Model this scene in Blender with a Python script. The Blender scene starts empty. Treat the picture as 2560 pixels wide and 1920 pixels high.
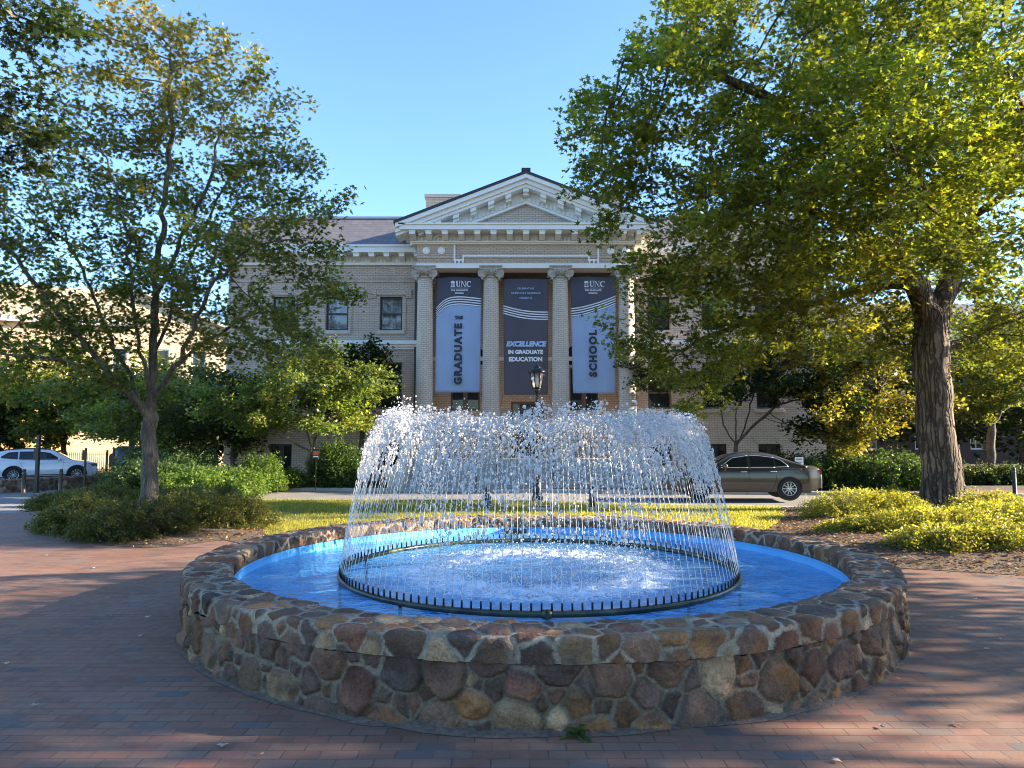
import bpy, bmesh, math, random
import numpy as np
from mathutils import Vector, Matrix, Euler
PI = math.pi
rng = np.random.default_rng(7)
random.seed(7)
SC = bpy.context.scene
COL = SC.collection
# ------------------------------------------------------------------ camera, world, sun, exposure
F, H, TH = 1800.0, 1.70, math.atan(136 / 1800.0)
cd = bpy.data.cameras.new('camera'); cam = bpy.data.objects.new('camera', cd); COL.objects.link(cam)
cd.sensor_width = 36.0; cd.lens = 36.0 * F / 2560.0; cd.clip_end = 3000; cd.clip_start = 0.05
cam.location = (0, 0, H); cam.rotation_euler = (PI / 2 + TH, 0, 0)
SC.camera = cam
SUN_EL, SUN_AZ = math.radians(18), math.radians(88)          # azimuth clockwise from +Y
W = bpy.data.worlds.new('World'); SC.world = W; W.use_nodes = True
nt = W.node_tree; nt.nodes.clear()
sky = nt.nodes.new('ShaderNodeTexSky'); sky.sky_type = 'NISHITA'; sky.sun_disc = False
sky.sun_elevation = SUN_EL; sky.sun_rotation = SUN_AZ; sky.air_density = 1.0; sky.dust_density = 0.2; sky.ozone_density = 2.0
bgn = nt.nodes.new('ShaderNodeBackground'); bgn.inputs['Strength'].default_value = 0.085
wo = nt.nodes.new('ShaderNodeOutputWorld')
skt = nt.nodes.new('ShaderNodeMix'); skt.data_type = 'RGBA'; skt.blend_type = 'MULTIPLY'; skt.inputs[0].default_value = 1.0; skt.inputs[7].default_value = (.69, .825, 1.015, 1)
nt.links.new(sky.outputs[0], skt.inputs[6]); nt.links.new(skt.outputs[2], bgn.inputs[0]); nt.links.new(bgn.outputs[0], wo.inputs[0])
sl = bpy.data.lights.new('sun', 'SUN'); sl.energy = 4.3; sl.angle = math.radians(0.5); sl.color = (1.0, 0.83, 0.62)
so = bpy.data.objects.new('sun', sl); COL.objects.link(so)
sdir = Vector((math.cos(SUN_EL) * math.sin(SUN_AZ), math.cos(SUN_EL) * math.cos(SUN_AZ), math.sin(SUN_EL)))
so.rotation_euler = sdir.to_track_quat('Z', 'Y').to_euler(); so.location = (30, 0, 30)
vs = SC.view_settings; vs.view_transform = 'Standard'; vs.look = 'None'; vs.exposure = 2.6; vs.gamma = 1.0
SC.render.engine = 'CYCLES'
cy = SC.cycles
cy.max_bounces = 8; cy.diffuse_bounces = 4; cy.glossy_bounces = 4; cy.transmission_bounces = 6; cy.transparent_max_bounces = 12
cy.caustics_reflective = False; cy.caustics_refractive = False; cy.sample_clamp_indirect = 6.0
cy.filter_width = 1.0
try: cy.use_denoising = True
except Exception: pass

# ------------------------------------------------------------------ helpers
ct, st = math.cos(TH), math.sin(TH)
def ray(px, py):
    x = (px - 1280) / F; u = -(py - 960) / F
    return Vector((x, ct - st * u, st + ct * u))
def P(px, py, Y):
    d = ray(px, py); t = Y / d.y
    return Vector((d.x * t, Y, H + d.z * t))
def XP(px, Y, py=1096): return P(px, py, Y).x
def ZP(py, Y): return P(1280, py, Y).z
def sstep(a, b, x):
    t = np.clip((np.asarray(x, float) - a) / (b - a), 0, 1); return t * t * (3 - 2 * t)
def g(x, y):                                                  # ground height
    s = sstep(-7, -16, x)
    return -0.10 * sstep(12, 20, y) - s * (0.36 * sstep(14, 28, y) + 0.16 * sstep(28, 40, y))
def gnd(px, py):                                              # pixel -> point on ground
    d = ray(px, py); z = 0.0
    for _ in range(8):
        t = (z - H) / d.z; q = (d.x * t, d.y * t); z = float(g(*q))
    return Vector((q[0], q[1], z))

def tag(o, label=None, cat=None, group=None, kind=None):
    if label: o['label'] = label
    if cat: o['category'] = cat
    if group: o['group'] = group
    if kind: o['kind'] = kind
    return o
def empty(name, loc, label, cat, group=None, rz=0):
    o = bpy.data.objects.new(name, None); COL.objects.link(o); o.empty_display_size = .2
    o.location = loc; o.rotation_euler = (0, 0, rz)
    return tag(o, label, cat, group)
def wloc(p):
    v = Vector((0, 0, 0))
    while p is not None: v += p.location; p = p.parent
    return v
def link(name, me, m, parent=None, smooth=False, local=False):
    o = bpy.data.objects.new(name, me); COL.objects.link(o)
    if m is not None: me.materials.append(m)
    if parent is not None:
        o.parent = parent
        if not local: me.transform(Matrix.Translation(-wloc(parent)))
    if smooth: me.polygons.foreach_set('use_smooth', [True] * len(me.polygons))
    return o
def npmesh(name, V, Fa, m, parent=None, smooth=False, fcol=None, vcol=None, uv=None, local=False):
    """V (n,3), Fa (m,k) arrays; fcol per-face colour, vcol per-vertex colour, uv per-vertex"""
    me = bpy.data.meshes.new(name); V = np.asarray(V, np.float32); Fa = np.asarray(Fa, np.int32)
    n, k = Fa.shape
    me.vertices.add(len(V)); me.vertices.foreach_set('co', V.ravel())
    me.loops.add(n * k); me.loops.foreach_set('vertex_index', Fa.ravel())
    me.polygons.add(n); me.polygons.foreach_set('loop_start', np.arange(0, n * k, k, dtype=np.int32))
    if fcol is not None:
        a = me.attributes.new('Col', 'FLOAT_COLOR', 'FACE')
        c = np.ones((n, 4), np.float32); c[:, :3] = fcol; a.data.foreach_set('color', c.ravel())
    if vcol is not None:
        a = me.attributes.new('Col', 'FLOAT_COLOR', 'POINT')
        c = np.ones((len(V), 4), np.float32); c[:, :np.asarray(vcol).shape[1]] = vcol; a.data.foreach_set('color', c.ravel())
    if uv is not None:
        u = me.uv_layers.new(name='UVMap'); u.data.foreach_set('uv', np.asarray(uv, np.float32)[Fa.ravel()].ravel())
    me.update(calc_edges=True); me.validate()
    return link(name, me, m, parent, smooth, local)
class MB:
    def __init__(s): s.v = []; s.f = []; s.sm = []
    def quad(s, *p, sm=False):
        i = len(s.v); s.v += [tuple(q) for q in p]; s.f.append(tuple(range(i, i + len(p)))); s.sm.append(sm); return s
    def box(s, x0, x1, y0, y1, z0, z1):
        i = len(s.v)
        s.v += [(x0, y0, z0), (x1, y0, z0), (x1, y1, z0), (x0, y1, z0), (x0, y0, z1), (x1, y0, z1), (x1, y1, z1), (x0, y1, z1)]
        for q in ((0, 3, 2, 1), (4, 5, 6, 7), (0, 1, 5, 4), (1, 2, 6, 5), (2, 3, 7, 6), (3, 0, 4, 7)):
            s.f.append(tuple(i + a for a in q)); s.sm.append(False)
        return s
    def prism(s, poly, y0, y1):                               # poly of (x,z) extruded in y
        n = len(poly); i = len(s.v)
        s.v += [(x, y0, z) for x, z in poly] + [(x, y1, z) for x, z in poly]
        s.f.append(tuple(range(i, i + n))); s.f.append(tuple(range(i + 2 * n - 1, i + n - 1, -1))); s.sm += [False, False]
        for a in range(n):
            b = (a + 1) % n; s.f.append((i + a, i + n + a, i + n + b, i + b)); s.sm.append(False)
        return s
    def prismx(s, poly, x0, x1):                              # poly of (y,z) extruded in x
        n = len(poly); i = len(s.v)
        s.v += [(x0, y, z) for y, z in poly] + [(x1, y, z) for y, z in poly]
        s.f.append(tuple(range(i, i + n))); s.f.append(tuple(range(i + 2 * n - 1, i + n - 1, -1))); s.sm += [False, False]
        for a in range(n):
            b = (a + 1) % n; s.f.append((i + a, i + n + a, i + n + b, i + b)); s.sm.append(False)
        return s
    def prismz(s, poly, z0, z1):
        n = len(poly); i = len(s.v)
        s.v += [(x, y, z0) for x, y in poly] + [(x, y, z1) for x, y in poly]
        s.f.append(tuple(range(i, i + n))); s.f.append(tuple(range(i + 2 * n - 1, i + n - 1, -1))); s.sm += [False, False]
        for a in range(n):
            b = (a + 1) % n; s.f.append((i + a, i + n + a, i + n + b, i + b)); s.sm.append(False)
        return s
    def lathe(s, prof, c=(0, 0, 0), n=24, axis='z', cap=True):  # prof of (r,h)
        i = len(s.v); c = Vector(c)
        for r, h in prof:
            for k in range(n):
                a = 2 * PI * k / n; x, y = r * math.cos(a), r * math.sin(a)
                s.v.append(tuple(c + (Vector((x, y, h)) if axis == 'z' else Vector((x, h, y)) if axis == 'y' else Vector((h, x, y)))))
        for j in range(len(prof) - 1):
            for k in range(n):
                k2 = (k + 1) % n; s.f.append((i + j * n + k, i + j * n + k2, i + (j + 1) * n + k2, i + (j + 1) * n + k)); s.sm.append(True)
        if cap:
            s.f.append(tuple(i + k for k in range(n - 1, -1, -1))); s.f.append(tuple(i + (len(prof) - 1) * n + k for k in range(n))); s.sm += [False, False]
        return s
    def tube(s, pts, r, n=8, cap=True):
        pts = [Vector(p) for p in pts]; i = len(s.v); m = len(pts)
        rr = r if hasattr(r, '__len__') else [r] * m
        nrm = None
        for j, p in enumerate(pts):
            d = (pts[min(j + 1, m - 1)] - pts[max(j - 1, 0)]).normalized()
            if nrm is None: nrm = d.orthogonal().normalized()
            else:
                nrm = nrm - d * nrm.dot(d); nrm = nrm.normalized() if nrm.length > 1e-6 else d.orthogonal().normalized()
            b = d.cross(nrm)
            for k in range(n):
                a = 2 * PI * k / n; s.v.append(tuple(p + (nrm * math.cos(a) + b * math.sin(a)) * rr[j]))
        for j in range(m - 1):
            for k in range(n):
                k2 = (k + 1) % n; s.f.append((i + j * n + k, i + j * n + k2, i + (j + 1) * n + k2, i + (j + 1) * n + k)); s.sm.append(True)
        if cap:
            s.f.append(tuple(i + k for k in range(n - 1, -1, -1))); s.f.append(tuple(i + (m - 1) * n + k for k in range(n))); s.sm += [False, False]
        return s
    def build(s, name, m, parent=None, local=False, bevel=0):
        me = bpy.data.meshes.new(name); me.from_pydata(s.v, [], s.f); me.polygons.foreach_set('use_smooth', s.sm); me.validate()
        bm = bmesh.new(); bm.from_mesh(me); bmesh.ops.recalc_face_normals(bm, faces=bm.faces); bm.to_mesh(me); bm.free()
        o = link(name, me, m, parent, False, local)
        if bevel:
            b = o.modifiers.new('bevel', 'BEVEL'); b.width = bevel; b.segments = 2; b.limit_method = 'ANGLE'
        return o
# numpy value noise
def _h(ix, iy, iz, sd):
    n = (ix.astype(np.int64) * 374761393 + iy.astype(np.int64) * 668265263 + iz.astype(np.int64) * 2147483647 + sd * 974634777) & 0xffffffff
    n = ((n ^ (n >> 13)) * 1274126177) & 0xffffffff
    return ((n ^ (n >> 16)) & 0xffff) / 65535.0
def vn(p, sc=1.0, sd=0):
    p = np.asarray(p, float) * sc
    if p.shape[1] == 2: p = np.c_[p, np.zeros(len(p))]
    i = np.floor(p).astype(np.int64); f = p - i; f = f * f * (3 - 2 * f); r = 0
    for dx in (0, 1):
        for dy in (0, 1):
            for dz in (0, 1):
                w = (f[:, 0] if dx else 1 - f[:, 0]) * (f[:, 1] if dy else 1 - f[:, 1]) * (f[:, 2] if dz else 1 - f[:, 2])
                r = r + w * _h(i[:, 0] + dx, i[:, 1] + dy, i[:, 2] + dz, sd)
    return r * 2 - 1
def fbm(p, sc=1.0, sd=0, o=3):
    return sum(vn(p, sc * 2 ** k, sd + k) * .5 ** k for k in range(o))

# ------------------------------------------------------------------ materials
class NT:
    def __init__(s, name):
        s.m = bpy.data.materials.new(name); s.m.use_nodes = True; s.t = s.m.node_tree; s.t.nodes.clear()
        s.out = s.n('ShaderNodeOutputMaterial')
    def n(s, typ, **kw):
        nd = s.t.nodes.new(typ)
        for k, v in kw.items(): setattr(nd, k, v)
        return nd
    def l(s, a, b): s.t.links.new(a, b)
    def set(s, nd, **kw):
        for k, v in kw.items():
            k = k.replace('_', ' ')
            if hasattr(v, 'is_output'): s.l(v, nd.inputs[k])
            else: nd.inputs[k].default_value = v
        return nd
    def coord(s, kind='Object'): return s.n('ShaderNodeTexCoord').outputs[kind]
    def noise(s, vec, scale, detail=3, rough=.55):
        nd = s.n('ShaderNodeTexNoise'); s.l(vec, nd.inputs['Vector']); nd.inputs['Scale'].default_value = scale
        nd.inputs['Detail'].default_value = detail; nd.inputs['Roughness'].default_value = rough; return nd.outputs['Fac']
    def mapping(s, vec, sc=(1, 1, 1), rot=(0, 0, 0)):
        nd = s.n('ShaderNodeMapping'); s.l(vec, nd.inputs[0]); nd.inputs['Scale'].default_value = sc; nd.inputs['Rotation'].default_value = rot; return nd.outputs[0]
    def ramp(s, fac, stops, interp='LINEAR'):
        nd = s.n('ShaderNodeValToRGB'); s.l(fac, nd.inputs[0]); nd.color_ramp.interpolation = interp; e = nd.color_ramp.elements
        while len(e) < len(stops): e.new(.5)
        for i, (p, c) in enumerate(stops):
            e[i].position = p; e[i].color = (c, c, c, 1) if not hasattr(c, '__len__') else (*c, 1)
        return nd.outputs[0]
    def mix(s, fac, a, b, mode='MIX'):
        nd = s.n('ShaderNodeMix', data_type='RGBA', blend_type=mode)
        for k, v in ((0, fac), (6, a), (7, b)):
            if hasattr(v, 'is_output'): s.l(v, nd.inputs[k])
            elif k == 0: nd.inputs[0].default_value = v
            else: nd.inputs[k].default_value = (*v, 1) if hasattr(v, '__len__') else (v, v, v, 1)
        return nd.outputs[2]
    def math(s, op, a, b=0.0):
        nd = s.n('ShaderNodeMath', operation=op)
        for k, v in ((0, a), (1, b)):
            if hasattr(v, 'is_output'): s.l(v, nd.inputs[k])
            else: nd.inputs[k].default_value = v
        return nd.outputs[0]
    def bump(s, h, strength=.5, dist=.01, nrm=None):
        nd = s.n('ShaderNodeBump'); s.l(h, nd.inputs['Height']); nd.inputs['Strength'].default_value = strength; nd.inputs['Distance'].default_value = dist
        if nrm is not None: s.l(nrm, nd.inputs['Normal'])
        return nd.outputs[0]
    def pbsdf(s, col, rough=.6, metal=0, nrm=None, **kw):
        nd = s.n('ShaderNodeBsdfPrincipled')
        s.set(nd, Base_Color=col if hasattr(col, 'is_output') else (*col, 1), Roughness=rough, Metallic=metal, **kw)
        if nrm is not None: s.l(nrm, nd.inputs['Normal'])
        return nd.outputs[0]
    def fin(s, sh): s.l(sh, s.out.inputs[0]); return s.m
def plain(name, col, rough=.6, metal=0, var=.12, vs=3.0, bump=0, bs=60, **kw):
    t = NT(name); co = t.coord(); n1 = t.noise(co, vs, 4)
    c = t.mix(t.ramp(n1, [(.3, 0.0), (.7, 1.0)]), tuple(min(1, k * (1 - var)) for k in col), tuple(min(1, k * (1 + var)) for k in col))
    nr = t.bump(t.noise(co, bs, 3), .4, bump) if bump else None
    return t.fin(t.pbsdf(c, rough, metal, nr, **kw))
def brick_mat(name, c1, c2, cm, w, h, mort, mode='wall', dirt=.36, rough=.85, bump=.004, extra=None):
    t = NT(name); co = t.coord()
    if mode == 'uv': vec = t.coord('UV')
    elif mode == 'wall':
        sx = t.n('ShaderNodeSeparateXYZ'); t.l(co, sx.inputs[0]); cx = t.n('ShaderNodeCombineXYZ')
        t.l(t.math('ADD', sx.outputs[0], sx.outputs[1]), cx.inputs[0]); t.l(sx.outputs[2], cx.inputs[1]); vec = cx.outputs[0]
    else: vec = co
    b = t.n('ShaderNodeTexBrick'); t.l(vec, b.inputs['Vector'])
    b.offset = .5; b.inputs['Scale'].default_value = 1; b.inputs['Mortar Size'].default_value = mort; b.inputs['Mortar Smooth'].default_value = .15
    b.inputs['Brick Width'].default_value = w; b.inputs['Row Height'].default_value = h; b.inputs['Bias'].default_value = 0
    b.inputs['Color1'].default_value = (*c1, 1); b.inputs['Color2'].default_value = (*c2, 1); b.inputs['Mortar'].default_value = (*cm, 1)
    col = b.outputs['Color']
    n1 = t.noise(co, .8, 5, .6)
    col = t.mix(t.math('MULTIPLY', t.ramp(n1, [(.45, 0.0), (.75, 1.0)]), dirt), col, tuple(k * .45 for k in c1))
    col = t.mix(.35, col, t.ramp(t.noise(co, 40, 3), [(.3, .5), (.7, 1.0)]), 'MULTIPLY')
    if extra: col = extra(t, co, vec, col)
    hgt = t.math('SUBTRACT', t.math('MULTIPLY', t.noise(co, 60, 3), .25), b.outputs['Fac'])
    return t.fin(t.pbsdf(col, rough, 0, t.bump(hgt, .7, bump)))
M = {}
M['brick'] = brick_mat('buff_brick', (.68, .54, .42), (.60, .47, .365), (.25, .20, .165), .23, .077, .0075)
M['brick_uv'] = brick_mat('buff_brick_round', (.70, .59, .48), (.63, .53, .43), (.30, .25, .21), .22, .079, .0075, 'uv', dirt=.1)
M['slate'] = brick_mat('slate_roof', (.19, .18, .19), (.15, .145, .155), (.07, .065, .07), .3, .14, .006, dirt=.1)
M['white'] = plain('white_trim_paint', (.80, .775, .72), .5, var=.03, vs=2)
M['stone'] = plain('limestone_trim', (.52, .46, .38), .8, var=.12, bump=.004)
M['capital'] = plain('carved_stone', (.42, .36, .29), .85, var=.25, vs=9, bump=.01, bs=40)
M['granite'] = plain('grey_granite_steps', (.33, .33, .33), .75, var=.1, bump=.003)
M['roofdark'] = plain('dark_roof_edge', (.035, .035, .04), .7)
M['brownframe'] = plain('brown_window_frame', (.16, .105, .085), .5)
M['blackpaint'] = plain('black_metal_paint', (.012, .012, .013), .38, var=.3)
M['blackframe'] = plain('black_window_frame', (.02, .018, .018), .4)
M['soffit'] = plain('brown_soffit', (.10, .075, .06), .6)
M['blind'] = plain('white_blind', (.55, .56, .55), .7, var=.05)
M['interior'] = plain('dark_interior', (.02, .02, .022), .9)
M['glass'] = (lambda t: t.fin(t.pbsdf((.02, .022, .025), .04, 0, t.bump(t.noise(t.coord(), 1.2, 2), .25, .02))))(NT('dark_window_glass'))
def schlick(t, f0, nrm=None):
    ge = t.n('ShaderNodeNewGeometry'); d = t.n('ShaderNodeVectorMath', operation='DOT_PRODUCT'); t.l(ge.outputs['Incoming'], d.inputs[0]); t.l(nrm if nrm is not None else ge.outputs['Normal'], d.inputs[1])
    p = t.math('POWER', t.math('SUBTRACT', 1.0, t.math('MINIMUM', t.math('ABSOLUTE', d.outputs['Value']), 1.0)), 5.0)
    return t.math('ADD', t.math('MULTIPLY', p, 1 - f0), f0)
def mk_clearglass(name, tint=.85):
    t = NT(name); tr = t.n('ShaderNodeBsdfTransparent'); tr.inputs[0].default_value = (tint, tint, tint, 1)
    gl = t.n('ShaderNodeBsdfGlossy'); gl.inputs['Roughness'].default_value = .02
    mx = t.n('ShaderNodeMixShader'); t.l(t.math('MULTIPLY', schlick(t, .04), 2.0), mx.inputs[0]); t.l(tr.outputs[0], mx.inputs[1]); t.l(gl.outputs[0], mx.inputs[2])
    return t.fin(mx.outputs[0])
M['clear'] = mk_clearglass('window_glass')
def leaf_mat(name, trans=.4, rough=.45, spec=.35):
    t = NT(name); a = t.n('ShaderNodeAttribute', attribute_name='Col')
    d = t.pbsdf(a.outputs['Color'], rough, Specular_IOR_Level=spec)
    tr = t.n('ShaderNodeBsdfTranslucent'); t.l(t.mix(1.0, a.outputs['Color'], (2.6, 2.5, .8), 'MULTIPLY'), tr.inputs[0])
    mx = t.n('ShaderNodeMixShader'); mx.inputs[0].default_value = trans; t.l(d, mx.inputs[1]); t.l(tr.outputs[0], mx.inputs[2])
    return t.fin(mx.outputs[0])
M['leaf'] = leaf_mat('green_leaves', .45)
M['dryleaf'] = leaf_mat('dry_leaves', .1, .7, .2)
def bark_mat(name, c1, c2, sc=6, fur=0.0):
    t = NT(name); wn = t.n('ShaderNodeTexNoise'); t.l(t.coord(), wn.inputs['Vector']); wn.inputs['Scale'].default_value = 5; wn.inputs['Detail'].default_value = 3
    va = t.n('ShaderNodeVectorMath', operation='MULTIPLY_ADD'); t.l(wn.outputs['Color'], va.inputs[0]); va.inputs[1].default_value = (.12, .12, .25); t.l(t.coord(), va.inputs[2])
    co = t.mapping(va.outputs[0], (1, 1, .10)); n1 = t.noise(co, sc * 3, 5, .65); n2 = t.noise(t.coord(), 1.6, 4)
    v = t.n('ShaderNodeTexVoronoi', feature='DISTANCE_TO_EDGE'); t.l(co, v.inputs['Vector']); v.inputs['Scale'].default_value = sc * 2.6
    fr = t.ramp(v.outputs['Distance'], [(.0, 0.0), (.16, 1.0)])
    hh = t.math('ADD', t.math('MULTIPLY', fr, .3 + .7 * fur), t.math('MULTIPLY', n1, .6))
    c = t.mix(t.ramp(n1, [(.36, 0.0), (.64, 1.0)]), c1, c2)
    c = t.mix(t.math('MULTIPLY', t.ramp(n2, [(.52, 0.0), (.66, 1.0)]), .6), c, tuple(min(1, k * 1.45) for k in c2))
    c = t.mix(t.math('MULTIPLY', t.math('SUBTRACT', 1.0, fr), .35 + .5 * fur), c, tuple(k * .5 for k in c1))
    return t.fin(t.pbsdf(c, .9, 0, t.bump(hh, 1.0, .03 + .03 * fur)))
M['bark'] = bark_mat('grey_bark', (.05, .04, .032), (.17, .14, .11))
M['barkbig'] = bark_mat('rough_brown_bark', (.055, .038, .026), (.20, .142, .092), 3.6, 1.0)
M['barkdark'] = bark_mat('dark_bark', (.04, .032, .026), (.13, .10, .08))

# ------------------------------------------------------------------ ground
def sheet(name, poly, z, m, step=.5, kind='structure', fh=None):
    """a draped sheet covering polygon poly (x,y) following g(); grid cut to the polygon by bmesh"""
    xs = [p[0] for p in poly]; ys = [p[1] for p in poly]
    bm = bmesh.new(); f = bm.faces.new([bm.verts.new((x, y, 0)) for x, y in poly])
    for ax, lo, hi in ((0, min(xs), max(xs)), (1, min(ys), max(ys))):
        k = math.ceil(lo / step) * step
        while k < hi:
            co = [0, 0, 0]; no = [0, 0, 0]; co[ax] = k; no[ax] = 1
            bmesh.ops.bisect_plane(bm, geom=bm.verts[:] + bm.edges[:] + bm.faces[:], plane_co=co, plane_no=no); k += step
    for v in bm.verts: v.co.z = float(g(v.co.x, v.co.y)) + z + (fh(v.co.x, v.co.y) if fh else 0)
    bmesh.ops.recalc_face_normals(bm, faces=bm.faces)
    me = bpy.data.meshes.new(name); bm.to_mesh(me); bm.free()
    if len(me.polygons) and me.polygons[0].normal.z < 0: me.flip_normals()
    return tag(link(name, me, m), kind=kind)
def mk_ground():
    t = NT('soil_ground'); co = t.coord(); c = t.ramp(t.noise(co, 2.5, 6, .65), [(.35, (.035, .027, .018)), (.55, (.075, .055, .036)), (.7, (.13, .10, .065))])
    return t.fin(t.pbsdf(c, .95, 0, t.bump(t.noise(co, 18, 5), .8, .03)))
M['soil'] = mk_ground()
def paver_extra(t, co, vec, col):
    dark = t.ramp(t.noise(t.mapping(co, (1, 2, 1)), 2.2, 2), [(.56, 0.0), (.62, 1.0)])
    col = t.mix(t.math('MULTIPLY', dark, .30), col, (.09, .085, .085))
    big = t.ramp(t.noise(co, .35, 4), [(.3, .78), (.7, 1.15)])
    return t.mix(1.0, col, big, 'MULTIPLY')
def paver():
    t = NT('brick_paving'); co = t.coord()
    w = t.n('ShaderNodeTexNoise'); t.l(co, w.inputs['Vector']); w.inputs['Scale'].default_value = 1.3; w.inputs['Detail'].default_value = 2
    va = t.n('ShaderNodeVectorMath', operation='MULTIPLY_ADD'); t.l(w.outputs['Color'], va.inputs[0]); va.inputs[1].default_value = (.02, .02, 0); t.l(co, va.inputs[2])
    vec = va.outputs[0]
    b = t.n('ShaderNodeTexBrick'); t.l(vec, b.inputs['Vector']); b.offset = .5
    b.inputs['Scale'].default_value = 1; b.inputs['Mortar Size'].default_value = .0037; b.inputs['Mortar Smooth'].default_value = .35
    b.inputs['Brick Width'].default_value = .205; b.inputs['Row Height'].default_value = .102; b.inputs['Bias'].default_value = 0
    b.inputs['Color1'].default_value = (0, 0, 0, 1); b.inputs['Color2'].default_value = (1, 1, 1, 1); b.inputs['Mortar'].default_value = (.5, .5, .5, 1)
    # per brick random -> palette
    rnd = t.n('ShaderNodeSeparateColor'); t.l(b.outputs['Color'], rnd.inputs[0])
    col = t.ramp(rnd.outputs[0], [(0, (.165, .084, .055)), (.3, (.225, .118, .074)), (.55, (.20, .118, .078)), (.8, (.235, .104, .066)), (.92, (.205, .128, .086)), (.96, (.13, .10, .085)), (1, (.10, .088, .08))])
    col = t.mix(.5, col, t.ramp(t.noise(co, 90, 4, .7), [(.3, .62), (.7, 1.2)]), 'MULTIPLY')
    col = t.mix(1.0, col, t.ramp(t.noise(co, .7, 5, .6), [(.3, .72), (.7, 1.2)]), 'MULTIPLY')
    col = t.mix(t.ramp(t.noise(co, 1.1, 6, .7), [(.50, 0.0), (.75, .5)]), col, (.22, .175, .145))
    jn = t.ramp(t.noise(co, 3.0, 4), [(.35, (.045, .034, .028)), (.70, (.15, .118, .095))])
    col = t.mix(b.outputs['Fac'], col, jn)
    hgt = t.math('ADD', t.math('SUBTRACT', t.math('MULTIPLY', t.noise(co, 70, 4), .22), b.outputs['Fac']), t.math('MULTIPLY', rnd.outputs[0], .5))
    nr = t.bump(hgt, 1.0, .008)
    ro = t.ramp(t.noise(co, 12, 3), [(.3, .55), (.7, .8)])
    return t.fin(t.pbsdf(col, ro, 0, nr))
M['paver'] = paver()
def asphalt():
    t = NT('street_asphalt'); co = t.coord(); c = t.ramp(t.noise(co, 70, 4, .8), [(.3, (.13, .125, .12)), (.7, (.30, .285, .265))])
    c = t.mix(.6, c, t.ramp(t.noise(co, .9, 5), [(.3, .65), (.7, 1.1)]), 'MULTIPLY')
    return t.fin(t.pbsdf(c, .9, 0, t.bump(t.noise(co, 120, 3), .5, .006)))
M['asphalt'] = asphalt()
def lawnm():
    t = NT('lawn_soil'); co = t.coord(); c = t.ramp(t.noise(co, 9, 6, .7), [(.3, (.08, .085, .022)), (.55, (.15, .15, .035)), (.72, (.25, .20, .08))])
    return t.fin(t.pbsdf(c, .95, 0, t.bump(t.noise(co, 50, 4), .8, .03)))
M['lawn'] = lawnm()
def mulchm():
    t = NT('mulch'); co = t.coord(); c = t.ramp(t.noise(co, 30, 6, .75), [(.32, (.028, .018, .012)), (.5, (.09, .058, .036)), (.68, (.21, .14, .085))])
    return t.fin(t.pbsdf(c, .95, 0, t.bump(t.noise(co, 35, 5), 1.0, .04)))
M['mulch'] = mulchm()
M['kerb'] = plain('kerb_granite', (.42, .39, .34), .85, bump=.003)
# the ground is one large sheet out to the horizon, dipping slightly below the laid surfaces
def big_ground():
    a = np.concatenate([[-1500, -600, -250, -120], np.arange(-70, 71, 2.0), [120, 250, 600, 1500]])
    b = np.concatenate([[-600, -120, -50], np.arange(-20, 71, 2.0), [90, 140, 250, 600, 1500]])
    X, Y = np.meshgrid(a, b, indexing='ij'); Z = g(X, Y) - .16
    n, m = X.shape; idx = np.arange(n * m).reshape(n, m)
    Fa = np.stack([idx[:-1, :-1], idx[1:, :-1], idx[1:, 1:], idx[:-1, 1:]], -1).reshape(-1, 4)
    tag(npmesh('ground', np.stack([X, Y, Z], -1).reshape(-1, 3), Fa, M['soil'], smooth=True), kind='structure')
big_ground()
FC = Vector((0.27, 7.75, 0)); RO, RI, HC = 3.43, 3.03, .530
# bed outlines in plan
def pix_poly(L): return [tuple(gnd(*p)[:2]) for p in L]
LB = pix_poly([(120, 1262), (105, 1290), (140, 1320), (190, 1346), (270, 1364), (360, 1370), (440, 1366), (560, 1350)]) + [(-3.6, 11.0), (-2.6, 10.1), (-3.6, 12.0), (-4.4, 13.6), (-5.2, 15.6), (-6.3, 18.6), (-7.8, 21), (-8.5, 21), (-11.5, 18.4)]
RB = [(3.3, 10.3), (4.4, 13.0), (6.0, 16.2), (6.9, 18.75), (12, 17.6), (20, 16.6), (22, 10.5), (14, 9.2), (9.3, 8.7), (7.6, 8.85), (6.2, 9.15), (4.7, 9.75)]
LAWN = [(-3.0, 9.8), (0.3, 10.2), (3.4, 10.2), (4.5, 13.0), (6.1, 16.2), (7, 18.95), (4, 19.6), (0, 20.9), (-8.0, 21.3), (-6.4, 18.4), (-5.3, 15.4), (-4.6, 13.4), (-3.8, 11.6)]
def bed_h(x, y, poly):
    x = np.asarray(x, float); y = np.asarray(y, float); d = np.full(x.shape, 1e9)
    for (x1, y1), (x2, y2) in zip(poly, poly[1:] + poly[:1]):
        l2 = (x2 - x1) ** 2 + (y2 - y1) ** 2; t = np.clip(((x - x1) * (x2 - x1) + (y - y1) * (y2 - y1)) / l2, 0, 1); d = np.minimum(d, np.hypot(x - x1 - t * (x2 - x1), y - y1 - t * (y2 - y1)))
    return .13 * sstep(0, 1.6, d) if d.ndim else float(.13 * sstep(0, 1.6, d))
tag(sheet('plaza', [(-40, -12), (40, -12), (40, 17), (12, 17.6), (7, 18.9), (0, 20.4), (-8.5, 20.9), (-11, 18.2), (-22, 15.2), (-40, 14.6)], 0.0, M['paver'], 2.0), kind='structure')
sheet('lawn', LAWN, .010, M['lawn'], .5)
sheet('mulch_bed', LB, .006, M['mulch'], .5, fh=lambda x, y: bed_h(x, y, LB))
sheet('leaf_bed', RB, .006, M['mulch'], .5, fh=lambda x, y: bed_h(x, y, RB))
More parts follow.
